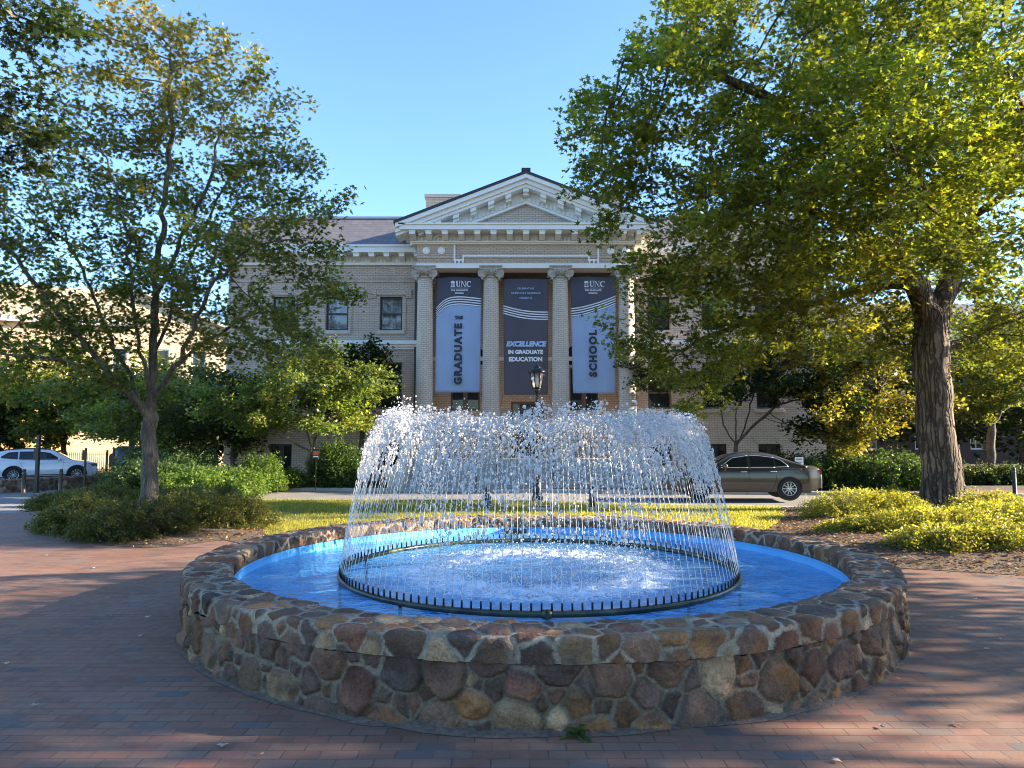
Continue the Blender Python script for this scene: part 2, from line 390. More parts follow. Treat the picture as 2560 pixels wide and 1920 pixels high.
STR_N = [(40, 14.0), (12, 17.9), (7, 19.15), (4, 19.85), (0, 21.1), (-8.5, 21.6), (-11, 18.6), (-22, 15.6), (-60, 14.9)]
STR_F = [(-60, 60), (-34, 60), (-18, 34), (-12, 27.0), (-6, 26.1), (0, 25.7), (8, 24.6), (16, 23.4), (40, 20.4)]
sheet('street', STR_N + STR_F, -.10, M['asphalt'], 2.0)
kb = MB()
def kerb_line(name, pts, w, h, m):
    mb = MB()
    for (x0, y0), (x1, y1) in zip(pts[:-1], pts[1:]):
        L = math.hypot(x1 - x0, y1 - y0); n = max(1, int(L / 1.2)); nx, ny = -(y1 - y0) / L * w, (x1 - x0) / L * w
        for k in range(n):
            a, b = k / n, (k + 1) / n - .012 / L
            xa, ya, xb, yb = x0 + (x1 - x0) * a, y0 + (y1 - y0) * a, x0 + (x1 - x0) * b, y0 + (y1 - y0) * b
            za, zb = float(g(xa, ya)), float(g(xb, yb)); i = len(mb.v)
            mb.v += [(xa, ya, za - .2), (xb, yb, zb - .2), (xb + nx, yb + ny, zb - .2), (xa + nx, ya + ny, za - .2), (xa, ya, za + h), (xb, yb, zb + h), (xb + nx, yb + ny, zb + h), (xa + nx, ya + ny, za + h)]
            for q in ((0, 3, 2, 1), (4, 5, 6, 7), (0, 1, 5, 4), (1, 2, 6, 5), (2, 3, 7, 6), (3, 0, 4, 7)): mb.f.append(tuple(i + c for c in q)); mb.sm.append(False)
    return tag(mb.build(name, m, bevel=.01), kind='structure')
kerb_line('kerb', [(40, 14.0), (12, 17.85), (7, 19.1), (4, 19.8), (0, 21.05), (-8.5, 21.5), (-11, 18.5)], .15, .022, M['kerb'])
kerb_line('kerb', [(-12, 27.0), (-6, 26.1), (0, 25.7), (8, 24.6), (16, 23.4), (40, 20.4)], .15, .02, M['kerb'])
sheet('sidewalk', [(-12, 27.15), (-6, 26.25), (0, 25.85), (8, 24.75), (16, 23.55), (40, 20.55), (40, 22.6), (16, 25.6), (8, 26.4), (0, 27.2), (-6, 27.6), (-12, 28.6)], .005, M['paver'], 2.0)
sheet('planting_bed', [(-30, 46), (-18, 35), (-12, 28.7), (-6, 27.7), (0, 27.3), (8, 26.5), (16, 25.7), (40, 22.7), (60, 40), (60, 60), (-30, 60)], .0, M['soil'], 3.0)

# ------------------------------------------------------------------ stonework
PAL = np.array([(.115, .078, .066), (.085, .066, .062), (.15, .092, .060), (.19, .122, .068), (.13, .10, .085), (.26, .215, .16), (.125, .098, .086), (.125, .075, .064), (.10, .08, .074), (.14, .098, .08)])
def seeds2d(W_, H_, rmin, rmax, n, sd):
    r = np.random.default_rng(sd); pts = []; rad = []
    P_ = np.zeros((0, 2)); R_ = np.zeros(0)
    for k in range(n):
        q = np.array([r.uniform(0, W_), r.uniform(-.02, H_ + .02)]); a = rmax - (rmax - rmin) * (k / n) ** .6
        if len(P_):
            dx = np.abs(P_[:, 0] - q[0]); dx = np.minimum(dx, W_ - dx)
            if np.any(np.hypot(dx, (P_[:, 1] - q[1]) * 1.05) < (R_ + a)): continue
        P_ = np.vstack([P_, q]); R_ = np.append(R_, a)
    return P_, R_
def stonefield(S, T, W_, H_, rmin, rmax, n, sd, mort=.011, bulge=.03, mcol=(.185, .155, .115), dark=.78):
    """returns displacement, colour for surface points (S along, T across)"""
    P_, R_ = seeds2d(W_, H_, rmin, rmax, n, sd); r = np.random.default_rng(sd + 5)
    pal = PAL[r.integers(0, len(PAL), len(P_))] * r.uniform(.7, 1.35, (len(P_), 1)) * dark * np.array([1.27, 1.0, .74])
    blg = r.uniform(.5, 1.3, len(P_)) * bulge; tilt = r.normal(0, min(.12, bulge * 4), (len(P_), 2))
    Q = np.c_[S, T]; Q3 = np.c_[S, T, np.zeros(len(S))]
    wx = fbm(Q, 11, sd, 4) * .012; wy = fbm(Q, 11, sd + 31, 4) * .012
    Sx, Tx = S + wx, T + wy
    f1 = np.full(len(S), 9.); f2 = np.full(len(S), 9.); i1 = np.zeros(len(S), int); i2 = np.zeros(len(S), int)
    for k in range(len(P_)):
        dx = Sx - P_[k, 0]; dx = dx - np.round(dx / W_) * W_
        sel = np.abs(dx) < .75
        d = np.full(len(S), 9.); d[sel] = dx[sel] ** 2 + (Tx[sel] - P_[k, 1]) ** 2 - R_[k] ** 2
        a = d < f1; b = (~a) & (d < f2)
        f2 = np.where(a, f1, np.where(b, d, f2)); i2 = np.where(a, i1, np.where(b, k, i2))
        f1 = np.where(a, d, f1); i1 = np.where(a, k, i1)
    dd = P_[i1] - P_[i2]; dd[:, 0] -= np.round(dd[:, 0] / W_) * W_
    e = (f2 - f1) / (2 * np.maximum(np.hypot(dd[:, 0], dd[:, 1]), .02))
    m_ = mort * (1 + .7 * fbm(Q, 3, sd + 9, 2)) + .004 * fbm(Q, 22, sd + 3, 2)
    st_ = sstep(0, .008, e - m_)
    dx = Sx - P_[i1, 0]; dx = dx - np.round(dx / W_) * W_
    rough = (fbm(Q, 16, sd + 2, 4) * .010 + np.abs(vn(Q, 7, sd + 8)) * .014) * min(1, bulge / .02)
    disp = st_ * (blg[i1] * sstep(0, .030, e - m_) + rough + tilt[i1, 0] * dx + tilt[i1, 1] * (Tx - P_[i1, 1])) + (1 - st_) * .003 * fbm(Q, 30, sd, 2)
    blot = fbm(np.c_[Q, i1 * 3.7], 7, sd + 4, 4)
    col = pal[i1] * (1 + .45 * blot[:, None])
    alt = PAL[r.integers(0, len(PAL), len(P_))][i1] * dark
    k = sstep(.05, .5, fbm(np.c_[Q, i1 * 1.3], 4, sd + 14, 3))[:, None]; col = col * (1 - .6 * k) + alt * .6 * k
    mc = np.array(mcol) * (1 + .22 * fbm(Q, 5, sd + 6, 4))[:, None]
    col = np.clip(col * st_[:, None] + mc * (1 - st_)[:, None], .01, .8)
    return disp, col, st_
def rock_mat(name):
    t = NT(name); co = t.coord(); a = t.n('ShaderNodeAttribute', attribute_name='Col')
    n1 = t.noise(co, 55, 5, .7); c = t.mix(.8, a.outputs['Color'], t.ramp(n1, [(.28, .45), (.72, 1.45)]), 'MULTIPLY')
    n3 = t.noise(co, 160, 2, .6); c = t.mix(t.ramp(n3, [(.64, 0.0), (.72, .35)]), c, (.42, .38, .32))
    hh = t.math('ADD', n1, t.math('MULTIPLY', t.noise(co, 22, 4), 1.2))
    return t.fin(t.pbsdf(c, .88, 0, t.bump(hh, .9, .016), Specular_IOR_Level=.3))
M['rock'] = rock_mat('fieldstone_and_mortar')
def ring_surface(name, prof, W_, n_u, parent, sfargs, mat, crack=None, c=FC):
    """revolve prof [(r,z,nr,nz,t)], displaced by the stone field"""
    pr = np.array(prof); u = np.arange(n_u) / n_u * 2 * PI
    U, T = np.meshgrid(u, pr[:, 4], indexing='ij'); Rr = np.broadcast_to(pr[:, 0], U.shape); Z = np.broadcast_to(pr[:, 1], U.shape)
    S = (U / (2 * PI) * W_).ravel()
    d, col, st_ = stonefield(S, T.ravel(), W_, pr[-1, 4], *sfargs)
    if crack is not None:
        ck = crack(S, T.ravel()); d = d - .02 * ck; col = col * (1 - .9 * ck)[:, None]
    d = d.reshape(U.shape)
    R2 = Rr + d * pr[:, 2]; Z2 = Z + d * pr[:, 3]
    V = np.stack([c.x + R2 * np.cos(U), c.y + R2 * np.sin(U), Z2], -1).reshape(-1, 3)
    m = len(pr); i = np.arange(n_u * m).reshape(n_u, m); j = np.roll(i, -1, 0)
    Fa = np.stack([i[:, :-1], j[:, :-1], j[:, 1:], i[:, 1:]], -1).reshape(-1, 4)
    return npmesh(name, V, Fa, mat, parent, True, vcol=col)
ftn = empty('stone_fountain', FC, 'round fieldstone fountain basin painted blue inside, in the middle of the brick plaza', 'fountain')
zz = np.linspace(-.05, .380, 46)
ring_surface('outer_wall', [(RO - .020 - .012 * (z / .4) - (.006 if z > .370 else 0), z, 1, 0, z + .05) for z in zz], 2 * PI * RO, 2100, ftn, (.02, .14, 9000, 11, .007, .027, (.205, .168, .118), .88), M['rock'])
def cop_prof():
    L = []; t = 0
    def add(r, z, nr, nz):
        nonlocal t
        if L: t += math.hypot(r - L[-1][0], z - L[-1][1])
        L.append((r, z, nr, nz, t))
    for z in np.linspace(.382, .502, 13): add(RO - .012, z, 1, .0)
    for a in np.linspace(10, 80, 5): add(RO - .040 + .028 * math.cos(math.radians(a)), .502 + .028 * math.sin(math.radians(a)), math.cos(math.radians(a)), math.sin(math.radians(a)))
    for r in np.linspace(RO - .05, RI + .03, 40): add(r, HC, 0, 1)
    for a in np.linspace(100, 170, 4): add(RI + .025 + .025 * math.cos(math.radians(a)), .505 + .025 * math.sin(math.radians(a)), math.cos(math.radians(a)), math.sin(math.radians(a)))
    for z in np.linspace(.494, .40, 10): add(RI, z, -1, 0)
    return L
cp = cop_prof()
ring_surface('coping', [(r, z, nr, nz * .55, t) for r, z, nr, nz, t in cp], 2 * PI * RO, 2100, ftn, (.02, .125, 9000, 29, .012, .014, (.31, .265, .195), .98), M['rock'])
# closing joint under the coping
mb = MB(); mb.lathe([(RI - .015, .398), (RO - .028, .398), (RO - .028, .370), (RI - .015, .370)], FC, 128, cap=False); mb.build('bed_joint', plain('dark_joint', (.10, .085, .065), .95), ftn)
def blue_mat():
    t = NT('blue_pool_paint'); co = t.coord(); n = t.noise(co, 3, 6, .7)
    c = t.mix(t.ramp(n, [(.35, 0.0), (.7, 1.0)]), (.09, .39, .78), (.13, .48, .86))
    c = t.mix(t.ramp(t.noise(t.mapping(co, (6, 6, 1)), 3, 5), [(.6, 0.0), (.75, .35)]), c, (.25, .45, .70))
    return t.fin(t.pbsdf(c, .45))
M['blue'] = blue_mat()
mb = MB(); mb.lathe([(RI + .03, .395), (RI - .012, .394), (RI - .02, .22), (RI - .045, .205), (RI - .06, .05), (.02, .03)], FC, 160, cap=False); mb.build('basin', M['blue'], ftn)
# inlet box on the far inner wall, drain and two underwater lights
mb = MB(); a = P(1287, 1322, FC.y + RI - .03); mb.box(a.x - .17, a.x + .17, a.y - .09, a.y + .1, .26, .375).box(a.x - .13, a.x + .13, a.y - .11, a.y - .09, .28, .36); mb.build('inlet_box', M['blackpaint'], ftn, bevel=.008)
mb = MB(); mb.lathe([(.16, .02), (.16, .10), (.13, .11), (.02, .11)], FC, 24); mb.build('drain', M['blackpaint'], ftn)
# water
def water_mat():
    t = NT('pool_water'); co = t.coord(); sx = t.n('ShaderNodeSeparateXYZ'); t.l(co, sx.inputs[0])
    rad = t.math('POWER', t.math('ADD', t.math('POWER', sx.outputs[0], 2.0), t.math('POWER', sx.outputs[1], 2.0)), .5)
    ringm = t.ramp(t.math('MULTIPLY', rad, 1 / 2.84), [(0.10, 0.03), (.25, .42), (.36, 1.0), (.48, .75), (.60, .05), (.75, 0.0)])
    wp = t.n('ShaderNodeTexNoise'); t.l(co, wp.inputs['Vector']); wp.inputs['Scale'].default_value = 5
    va = t.n('ShaderNodeVectorMath', operation='MULTIPLY_ADD'); t.l(wp.outputs['Color'], va.inputs[0]); va.inputs[1].default_value = (.18, .18, 0); t.l(co, va.inputs[2])
    n1 = t.noise(t.mapping(va.outputs[0], (1, 1, 1)), 26, 6, .72); n2 = t.noise(va.outputs[0], 7, 4, .6)
    fo = t.ramp(t.math('ADD', t.math('ADD', t.math('MULTIPLY', n1, .75), t.math('MULTIPLY', n2, .45)), t.math('MULTIPLY', ringm, .36)), [(.76, 0.0), (.97, .88)])
    fo = t.math('MULTIPLY', fo, t.ramp(ringm, [(0.0, 0.0), (.25, 1.0)]))
    wv = t.math('ADD', t.noise(t.mapping(co, (1, 1, 1)), 5.0, 3, .6), t.math('MULTIPLY', n1, t.math('ADD', t.math('MULTIPLY', ringm, .5), .08)))
    nr = t.bump(wv, .75, .06)
    tr = t.n('ShaderNodeBsdfTransparent'); tr.inputs[0].default_value = (.86, .95, 1, 1)
    gl = t.n('ShaderNodeBsdfGlossy'); gl.inputs['Roughness'].default_value = .06; t.l(nr, gl.inputs['Normal'])
    dw = t.n('ShaderNodeBsdfDiffuse'); t.l(t.mix(t.ramp(t.noise(t.mapping(va.outputs[0], (1, 1.6, 1)), 4.5, 5, .65), [(.38, 0.0), (.68, 1.0)]), (.11, .45, .82), (.34, .66, .92)), dw.inputs[0]); t.l(nr, dw.inputs['Normal']); mw = t.n('ShaderNodeMixShader'); mw.inputs[0].default_value = .5; t.l(tr.outputs[0], mw.inputs[1]); t.l(dw.outputs[0], mw.inputs[2]); tr = mw  # pale noise streaks paint rippled light into the water's diffuse colour
    mx = t.n('ShaderNodeMixShader'); t.l(schlick(t, .02, nr), mx.inputs[0]); t.l(tr.outputs[0], mx.inputs[1]); t.l(gl.outputs[0], mx.inputs[2])
    fd = t.pbsdf((.80, .86, .93), .6)
    m2 = t.n('ShaderNodeMixShader'); t.l(fo, m2.inputs[0]); t.l(mx.outputs[0], m2.inputs[1]); t.l(fd, m2.inputs[2])
    return t.fin(m2.outputs[0])
def build_water():
    nr_, nu = 90, 320; r = np.linspace(0.01, RI - .03, nr_) ; u = np.arange(nu) / nu * 2 * PI
    R_, U = np.meshgrid(r, u, indexing='ij'); x = R_ * np.cos(U); y = R_ * np.sin(U); q = np.c_[x.ravel(), y.ravel()]
    rg = np.exp(-((R_ - 1.05) / .34) ** 2).ravel()
    z = .310 + .008 * fbm(q, 3.5, 5, 3) + rg * (.030 * fbm(q, 9, 8, 3) + .018 * np.abs(fbm(q, 22, 3, 2)))
    V = np.c_[q, z]; i = np.arange(nr_ * nu).reshape(nr_, nu); j = np.roll(i, -1, 1)
    Fa = np.stack([i[:-1], i[1:], j[1:], j[:-1]], -1).reshape(-1, 4)
    o = npmesh('water', V, Fa, water_mat(), smooth=True); o.location = (FC.x, FC.y, 0); tag(o, kind='structure')
build_water()
# soil collar where wall meets paving
def collar():
    n, m = 360, 8; u = np.arange(n) / n * 2 * PI; w = .10 + .07 * vn(np.c_[np.cos(u) * 2, np.sin(u) * 2], 2.2, 4) + .05 * vn(np.c_[np.cos(u) * 9, np.sin(u) * 9], 2, 6)
    w = np.maximum(.5 * w * (.35 + .9 * np.clip(-np.sin(u), 0, 1)), .03)
    T = np.linspace(0, 1, m); R_ = RO - .10 + (w + .10)[:, None] * T[None]; Uu = np.repeat(u[:, None], m, 1)
    Z = .004 + .022 * (1 - T[None]) ** 2 + .006 * fbm(np.c_[(R_ * np.cos(Uu)).ravel(), (R_ * np.sin(Uu)).ravel()], 14, 2, 3).reshape(R_.shape) * (1 - T[None])
    V = np.stack([FC.x + R_ * np.cos(Uu), FC.y + R_ * np.sin(Uu), Z], -1).reshape(-1, 3)
    i = np.arange(n * m).reshape(n, m); j = np.roll(i, -1, 0); Fa = np.stack([i[:, :-1], i[:, 1:], j[:, 1:], j[:, :-1]], -1).reshape(-1, 4)
    t = NT('sandy_soil'); co = t.coord(); c = t.ramp(t.noise(co, 16, 6, .75), [(.3, (.07, .05, .036)), (.5, (.15, .11, .082)), (.7, (.24, .18, .135))])
    tag(npmesh('soil', V, Fa, t.fin(t.pbsdf(c, .95, 0, t.bump(t.noise(co, 60, 4), .9, .015))), smooth=True), kind='structure')
collar()
# spray ring with nozzles
RR, ZR, NJ = 2.04, .338, 160
ring = empty('spray_ring', (FC.x, FC.y, .30), 'black pipe ring set with short upright nozzles, standing just above the blue water', 'fountain ring')
def pipe_mat():
    t = NT('dark_green_pipe'); co = t.coord(); c = t.mix(t.ramp(t.noise(co, 5, 5), [(.4, 0.0), (.65, 1.0)]), (.012, .018, .014), (.06, .075, .03))
    return t.fin(t.pbsdf(c, .25))
M['pipe'] = pipe_mat()
mb = MB(); n = 192
for k in range(n):
    a = 2 * PI * k / n
    for j in range(10):
        b = 2 * PI * j / 10; r = RR + .027 * math.cos(b); mb.v.append((FC.x + r * math.cos(a), FC.y + r * math.sin(a), ZR + .027 * math.sin(b)))
for k in range(n):
    for j in range(10):
        mb.f.append((k * 10 + j, ((k + 1) % n) * 10 + j, ((k + 1) % n) * 10 + (j + 1) % 10, k * 10 + (j + 1) % 10)); mb.sm.append(True)
mb.build('pipe', M['pipe'], ring)
for a in (-90, -54, -18, 18, 54, 90, 126, 162, 198, 234):
    a = math.radians(a); c = (FC.x + RR * math.cos(a), FC.y + RR * math.sin(a), 0)
    MB().lathe([(.016, .03), (.016, ZR - .02)], c, 10).lathe([(.05, .05), (.05, .065)], c, 12).build('foot', M['blackpaint'], ring)
c = (FC.x, FC.y - RR, 0)
MB().lathe([(.036, -.035), (.036, .035)], (c[0], c[1], ZR), 14, axis='x').box(c[0] - .012, c[0] + .012, c[1] - .05, c[1] - .03, ZR - .03, ZR + .045).build('coupling', M['pipe'], ring)
angs = -PI / 2 + (np.arange(NJ) + .5) * 2 * PI / NJ
order = sorted(range(NJ), key=lambda k: math.sin(angs[k]))
stuff = MB()
for q, k in enumerate(order):
    a = angs[k]; c = (FC.x + RR * math.cos(a), FC.y + RR * math.sin(a), ZR + .02); tgt = MB() if q < 100 else stuff
    tgt.lathe([(.0085, 0), (.0085, .062), (.006, .066)], c, 8)
    if q < 100: tgt.build('nozzle', M['blackpaint'], ring)
tag(stuff.build('nozzles_behind', M['blackpaint'], ring), kind='stuff')
def drop_mat():
    t = NT('clear_water_drops')
    gl = t.n('ShaderNodeBsdfGlass'); gl.inputs['IOR'].default_value = 1.33; gl.inputs['Roughness'].default_value = 0.0; gl.inputs['Color'].default_value = (.97, .985, 1, 1)
    tl = t.n('ShaderNodeBsdfTranslucent'); tl.inputs[0].default_value = (.95, .94, .92, 1)
    d = t.pbsdf((.92, .915, .90), .12)
    m0 = t.n('ShaderNodeMixShader'); m0.inputs[0].default_value = .55; t.l(d, m0.inputs[1]); t.l(tl.outputs[0], m0.inputs[2])
    mx = t.n('ShaderNodeMixShader'); mx.inputs[0].default_value = .74; t.l(gl.outputs[0], mx.inputs[1]); t.l(m0.outputs[0], mx.inputs[2])
    return t.fin(mx.outputs[0])
M['drop'] = drop_mat()
bm = bmesh.new(); bmesh.ops.create_icosphere(bm, subdivisions=1, radius=1); bm.verts.ensure_lookup_table()
ICO_V = np.array([v.co[:] for v in bm.verts]); ICO_F = np.array([[v.index for v in f.verts] for f in bm.faces]); bm.free()
DROPS = []
def jet(k):
    r = np.random.default_rng(100 + k); a = angs[k]
    za = 1.90 + r.normal(0, .04) + .045 * math.sin(k * .37 + 1) * math.sin(k * .11); ra = 1.53 + r.normal(0, .045); z0 = ZR + .08
    def pos(t, da=0.): 
        rad = RR + (ra - RR) * t; z = z0 + (za - z0) * (1 - (1 - t) ** 2); return rad, a + da, z
    Vs, Fs = [], []; off = 0
    # continuous stream, triangulated 5-gon tube
    ts = np.linspace(0, .54 + r.uniform(-.16, .10), 52); nn = 5
    for i, t in enumerate(ts):
        rad, an, z = pos(t); rr = (.0021 + .0014 * r.random()) * (1 + .85 * math.sin(i * 1.9 + k) * min(1, t * 3)); 
        wob = r.normal(0, .0035 * min(1, t * 2.5), 2)
        cx, cyy = (rad + wob[0]) * math.cos(an + wob[1] / 2), (rad + wob[0]) * math.sin(an + wob[1] / 2)
        for j in range(nn): Vs.append((cx + rr * math.cos(2 * PI * j / nn), cyy + rr * math.sin(2 * PI * j / nn), z))
    for i in range(len(ts) - 1):
        for j in range(nn):
            j2 = (j + 1) % nn; p, q, s, u = i * nn + j, i * nn + j2, (i + 1) * nn + j2, (i + 1) * nn + j; Fs += [(p, q, s), (p, s, u)]
    Vs = np.array(Vs); Fs = np.array(Fs); VV = [Vs]; FF = [Fs]; off = len(Vs)
    N = int(np.clip(158 * (1 + .45 * math.sin(k * .23) * math.sin(k * .61 + 2)) * (1 + .35 * abs(math.cos(a))), 50, 230))
    t = np.concatenate([r.uniform(.36, 1.25, N), r.uniform(1.2, 2.02, 48)]); s = np.clip(t - .22, 0, 1) ** .95
    rad = RR + (ra - RR) * t + r.normal(0, 1, len(t)) * .050 * s; z = z0 + (za - z0) * (1 - (1 - t) ** 2) + r.normal(0, 1, len(t)) * .045 * s
    an = a + r.normal(0, 1, len(t)) * .034 * s
    big = np.clip(r.lognormal(-.2, .65, len(t)), .28, 2.8) * .0051; el = np.where(t < .7, r.uniform(1, 3.0, len(t)), r.uniform(.9, 1.35, len(t)))
    el = np.where(t > 1.5, r.uniform(1, 2.2, len(t)), el)
    ok = z > .29; rad, an, z, big, el = rad[ok], an[ok], z[ok], big[ok], el[ok]
    C = np.c_[rad * np.cos(an), rad * np.sin(an), z]
    S = np.c_[big * r.uniform(.8, 1.3, len(big)), big, big * el]
    V = (C[:, None, :] + ICO_V[None] * S[:, None, :]).reshape(-1, 3)
    Fc = (ICO_F[None] + (np.arange(len(C)) * 12)[:, None, None]).reshape(-1, 3) + off
    V[:, 0] += FC.x; V[:, 1] += FC.y; Vs = Vs + np.array([FC.x, FC.y, 0]); DROPS.append((V, Fc - off))
    o = npmesh('water_jet', Vs, Fs, M['drop'], smooth=True)
    tag(o, 'thin jet of clear water arching inward from the black ring and breaking into drops', 'water jet', 'water jets rising from the spray ring')
for k in range(NJ): jet(k)
def drops():
    o_ = np.cumsum([0] + [len(v) for v, f in DROPS])[:-1]
    tag(npmesh('water_drops', np.vstack([v for v, f in DROPS]), np.vstack([f + o for (v, f), o in zip(DROPS, o_)]), M['drop'], smooth=True), 'curtain of sparkling water drops scattered from the jets into a low dome above the pool', 'water drops', kind='stuff')
drops()
# splash droplets where the jets land
def splash():
    r = np.random.default_rng(3); N = 5200; a = r.uniform(0, 2 * PI, N); rad = r.normal(1.02, .28, N); z = .29 + np.abs(r.normal(0, .05, N)) * (1 + (r.random(N) > .85) * 2)
    big = np.clip(r.lognormal(0, .5, N), .4, 2.2) * .0045
    C = np.c_[FC.x + rad * np.cos(a), FC.y + rad * np.sin(a), z]
    V = (C[:, None, :] + ICO_V[None] * big[:, None, None]).reshape(-1, 3); Fc = (ICO_F[None] + (np.arange(N) * 12)[:, None, None]).reshape(-1, 3)
    tag(npmesh('splash', V, Fc, M['drop'], smooth=True), 'white splash of small drops where the jets fall back into the pool', 'splash', kind='stuff')
splash()
# ------------------------------------------------------------------ the hall
YC, YE, YB, YW = 29.0, 28.68, 31.6, 30.6
hall = empty('brick_hall', (0.577, 30, 0), 'two storey buff brick hall with white pediment and four ionic brick columns behind the fountain', 'building')
AX = XP(1315, YE)
def mirx(x): return 2 * AX - x
ZG = -.45
def wall_holes(mb, x0, x1, z0, z1, holes, y, depth):
    """front wall face at y (facing -Y) with rectangular holes and their reveals"""
    xs = sorted({x0, x1, *[h[0] for h in holes], *[h[1] for h in holes]}); zs = sorted({z0, z1, *[h[2] for h in holes], *[h[3] for h in holes]})
    for a, b in zip(xs[:-1], xs[1:]):
        for c, d in zip(zs[:-1], zs[1:]):
            if any(h[0] <= (a + b) / 2 <= h[1] and h[2] <= (c + d) / 2 <= h[3] for h in holes): continue
            mb.quad((a, y, c), (b, y, c), (b, y, d), (a, y, d))
    for h in holes:
        a, b, c, d = h[:4]; e = y + depth
        mb.quad((a, y, c), (a, e, c), (a, e, d), (a, y, d)).quad((b, y, c), (b, y, d), (b, e, d), (b, e, c))
        mb.quad((a, y, d), (a, e, d), (b, e, d), (b, y, d)).quad((a, y, c), (b, y, c), (b, e, c), (a, e, c))
def window(x0, x1, z0, z1, y, kind='sash', blind=None, sill=True, fm='blackframe', glass='glass', sw=.12):
    """one window: frame mesh 'window' with pane, sill (and blind) as sub-parts"""
    fr = MB(); w = .07; yf = y + .12
    fr.box(x0, x0 + w, yf, yf + .1, z0, z1).box(x1 - w, x1, yf, yf + .1, z0, z1).box(x0 + w, x1 - w, yf, yf + .1, z1 - w, z1).box(x0 + w, x1 - w, yf, yf + .1, z0, z0 + w)
    if kind == 'sash': zm = (z0 + z1) / 2; fr.box(x0 + w, x1 - w, yf + .01, yf + .09, zm - .04, zm + .04)
    elif kind == 'transom': zm = z1 - (z1 - z0) * .30; fr.box(x0 + w, x1 - w, yf - .02, yf + .09, zm - .06, zm + .06); zl = z0 + (zm - z0) * .5; fr.box(x0 + w, x1 - w, yf + .01, yf + .09, zl - .04, zl + .04)
    elif kind == 'pair': xm = (x0 + x1) / 2; fr.box(xm - .1, xm + .1, yf - .01, yf + .09, z0 + w, z1 - w)
    o = fr.build('window', M[fm], hall)
    pn = MB(); pn.box(x0 + w, x1 - w, yf + .04, yf + .05, z0 + w, z1 - w); pn.build('pane', M[glass], o)
    if sill: s = MB(); s.box(x0 - sw, x1 + sw, y - .09, y + .11, z0 - .16, z0 - .003); s.build('sill', M['stone'], o, bevel=.01)
    if blind:
        b = MB(); n = int((z1 - z0 - .14) / .045)
        for k in range(n):
            z = z0 + .09 + k * .045
            for a, c in ((x0 + w, (x0 + x1) / 2 - .05), ((x0 + x1) / 2 + .05, x1 - w)): b.quad((a, yf + .10, z), (c, yf + .10, z), (c, yf + .125, z + .036), (a, yf + .125, z + .036))
        b.box((x0 + x1) / 2 - .05, (x0 + x1) / 2 + .05, yf + .095, yf + .13, z0 + w, z1 - w); b.build('blind', M['blind'], o)
        bk = MB(); bk.box(x0 + w, x1 - w, yf + .2, yf + .21, z0 + w, z1 - w); bk.build('dark_room_sheet', M['interior'], o)  # near-black sheet stands in for the unlit room behind the blind
    return o
# --- wings
def surround(par, x0, x1, z0, z1, y):
    mb = MB()
    mb.box(x0 - .16, x0 - .02, y - .035, y - .002, z0, z1 + .02).box(x1 + .02, x1 + .16, y - .035, y - .002, z0, z1 + .02)
    mb.box(x0 - .34, x1 + .34, y - .05, y - .002, z1 + .06, z1 + .24).box(x0 - .4, x0 - .16, y - .07, y - .052, z1 - .06, z1 + .3).box(x1 + .16, x1 + .4, y - .07, y - .052, z1 - .06, z1 + .3)
    mb.build('surround', M['brick'], par)
zcb = ZP(664, YW)                                           # underside of wing cornice
upz0, upz1 = ZP(826, YW), ZP(742, YW); loz0, loz1 = ZP(1022, YW), ZP(906, YW); baz0, baz1 = ZP(1180, YW), ZP(1110, YW)
wx = [(XP(946, YW), XP(1002, YW)), (XP(809, YW), XP(865, YW)), (XP(674, YW), XP(730, YW))]
xl, xr = XP(560, YW), XP(1062, YW)
trim, den, bel, sur = MB(), MB(), MB(), MB()
blocks = []
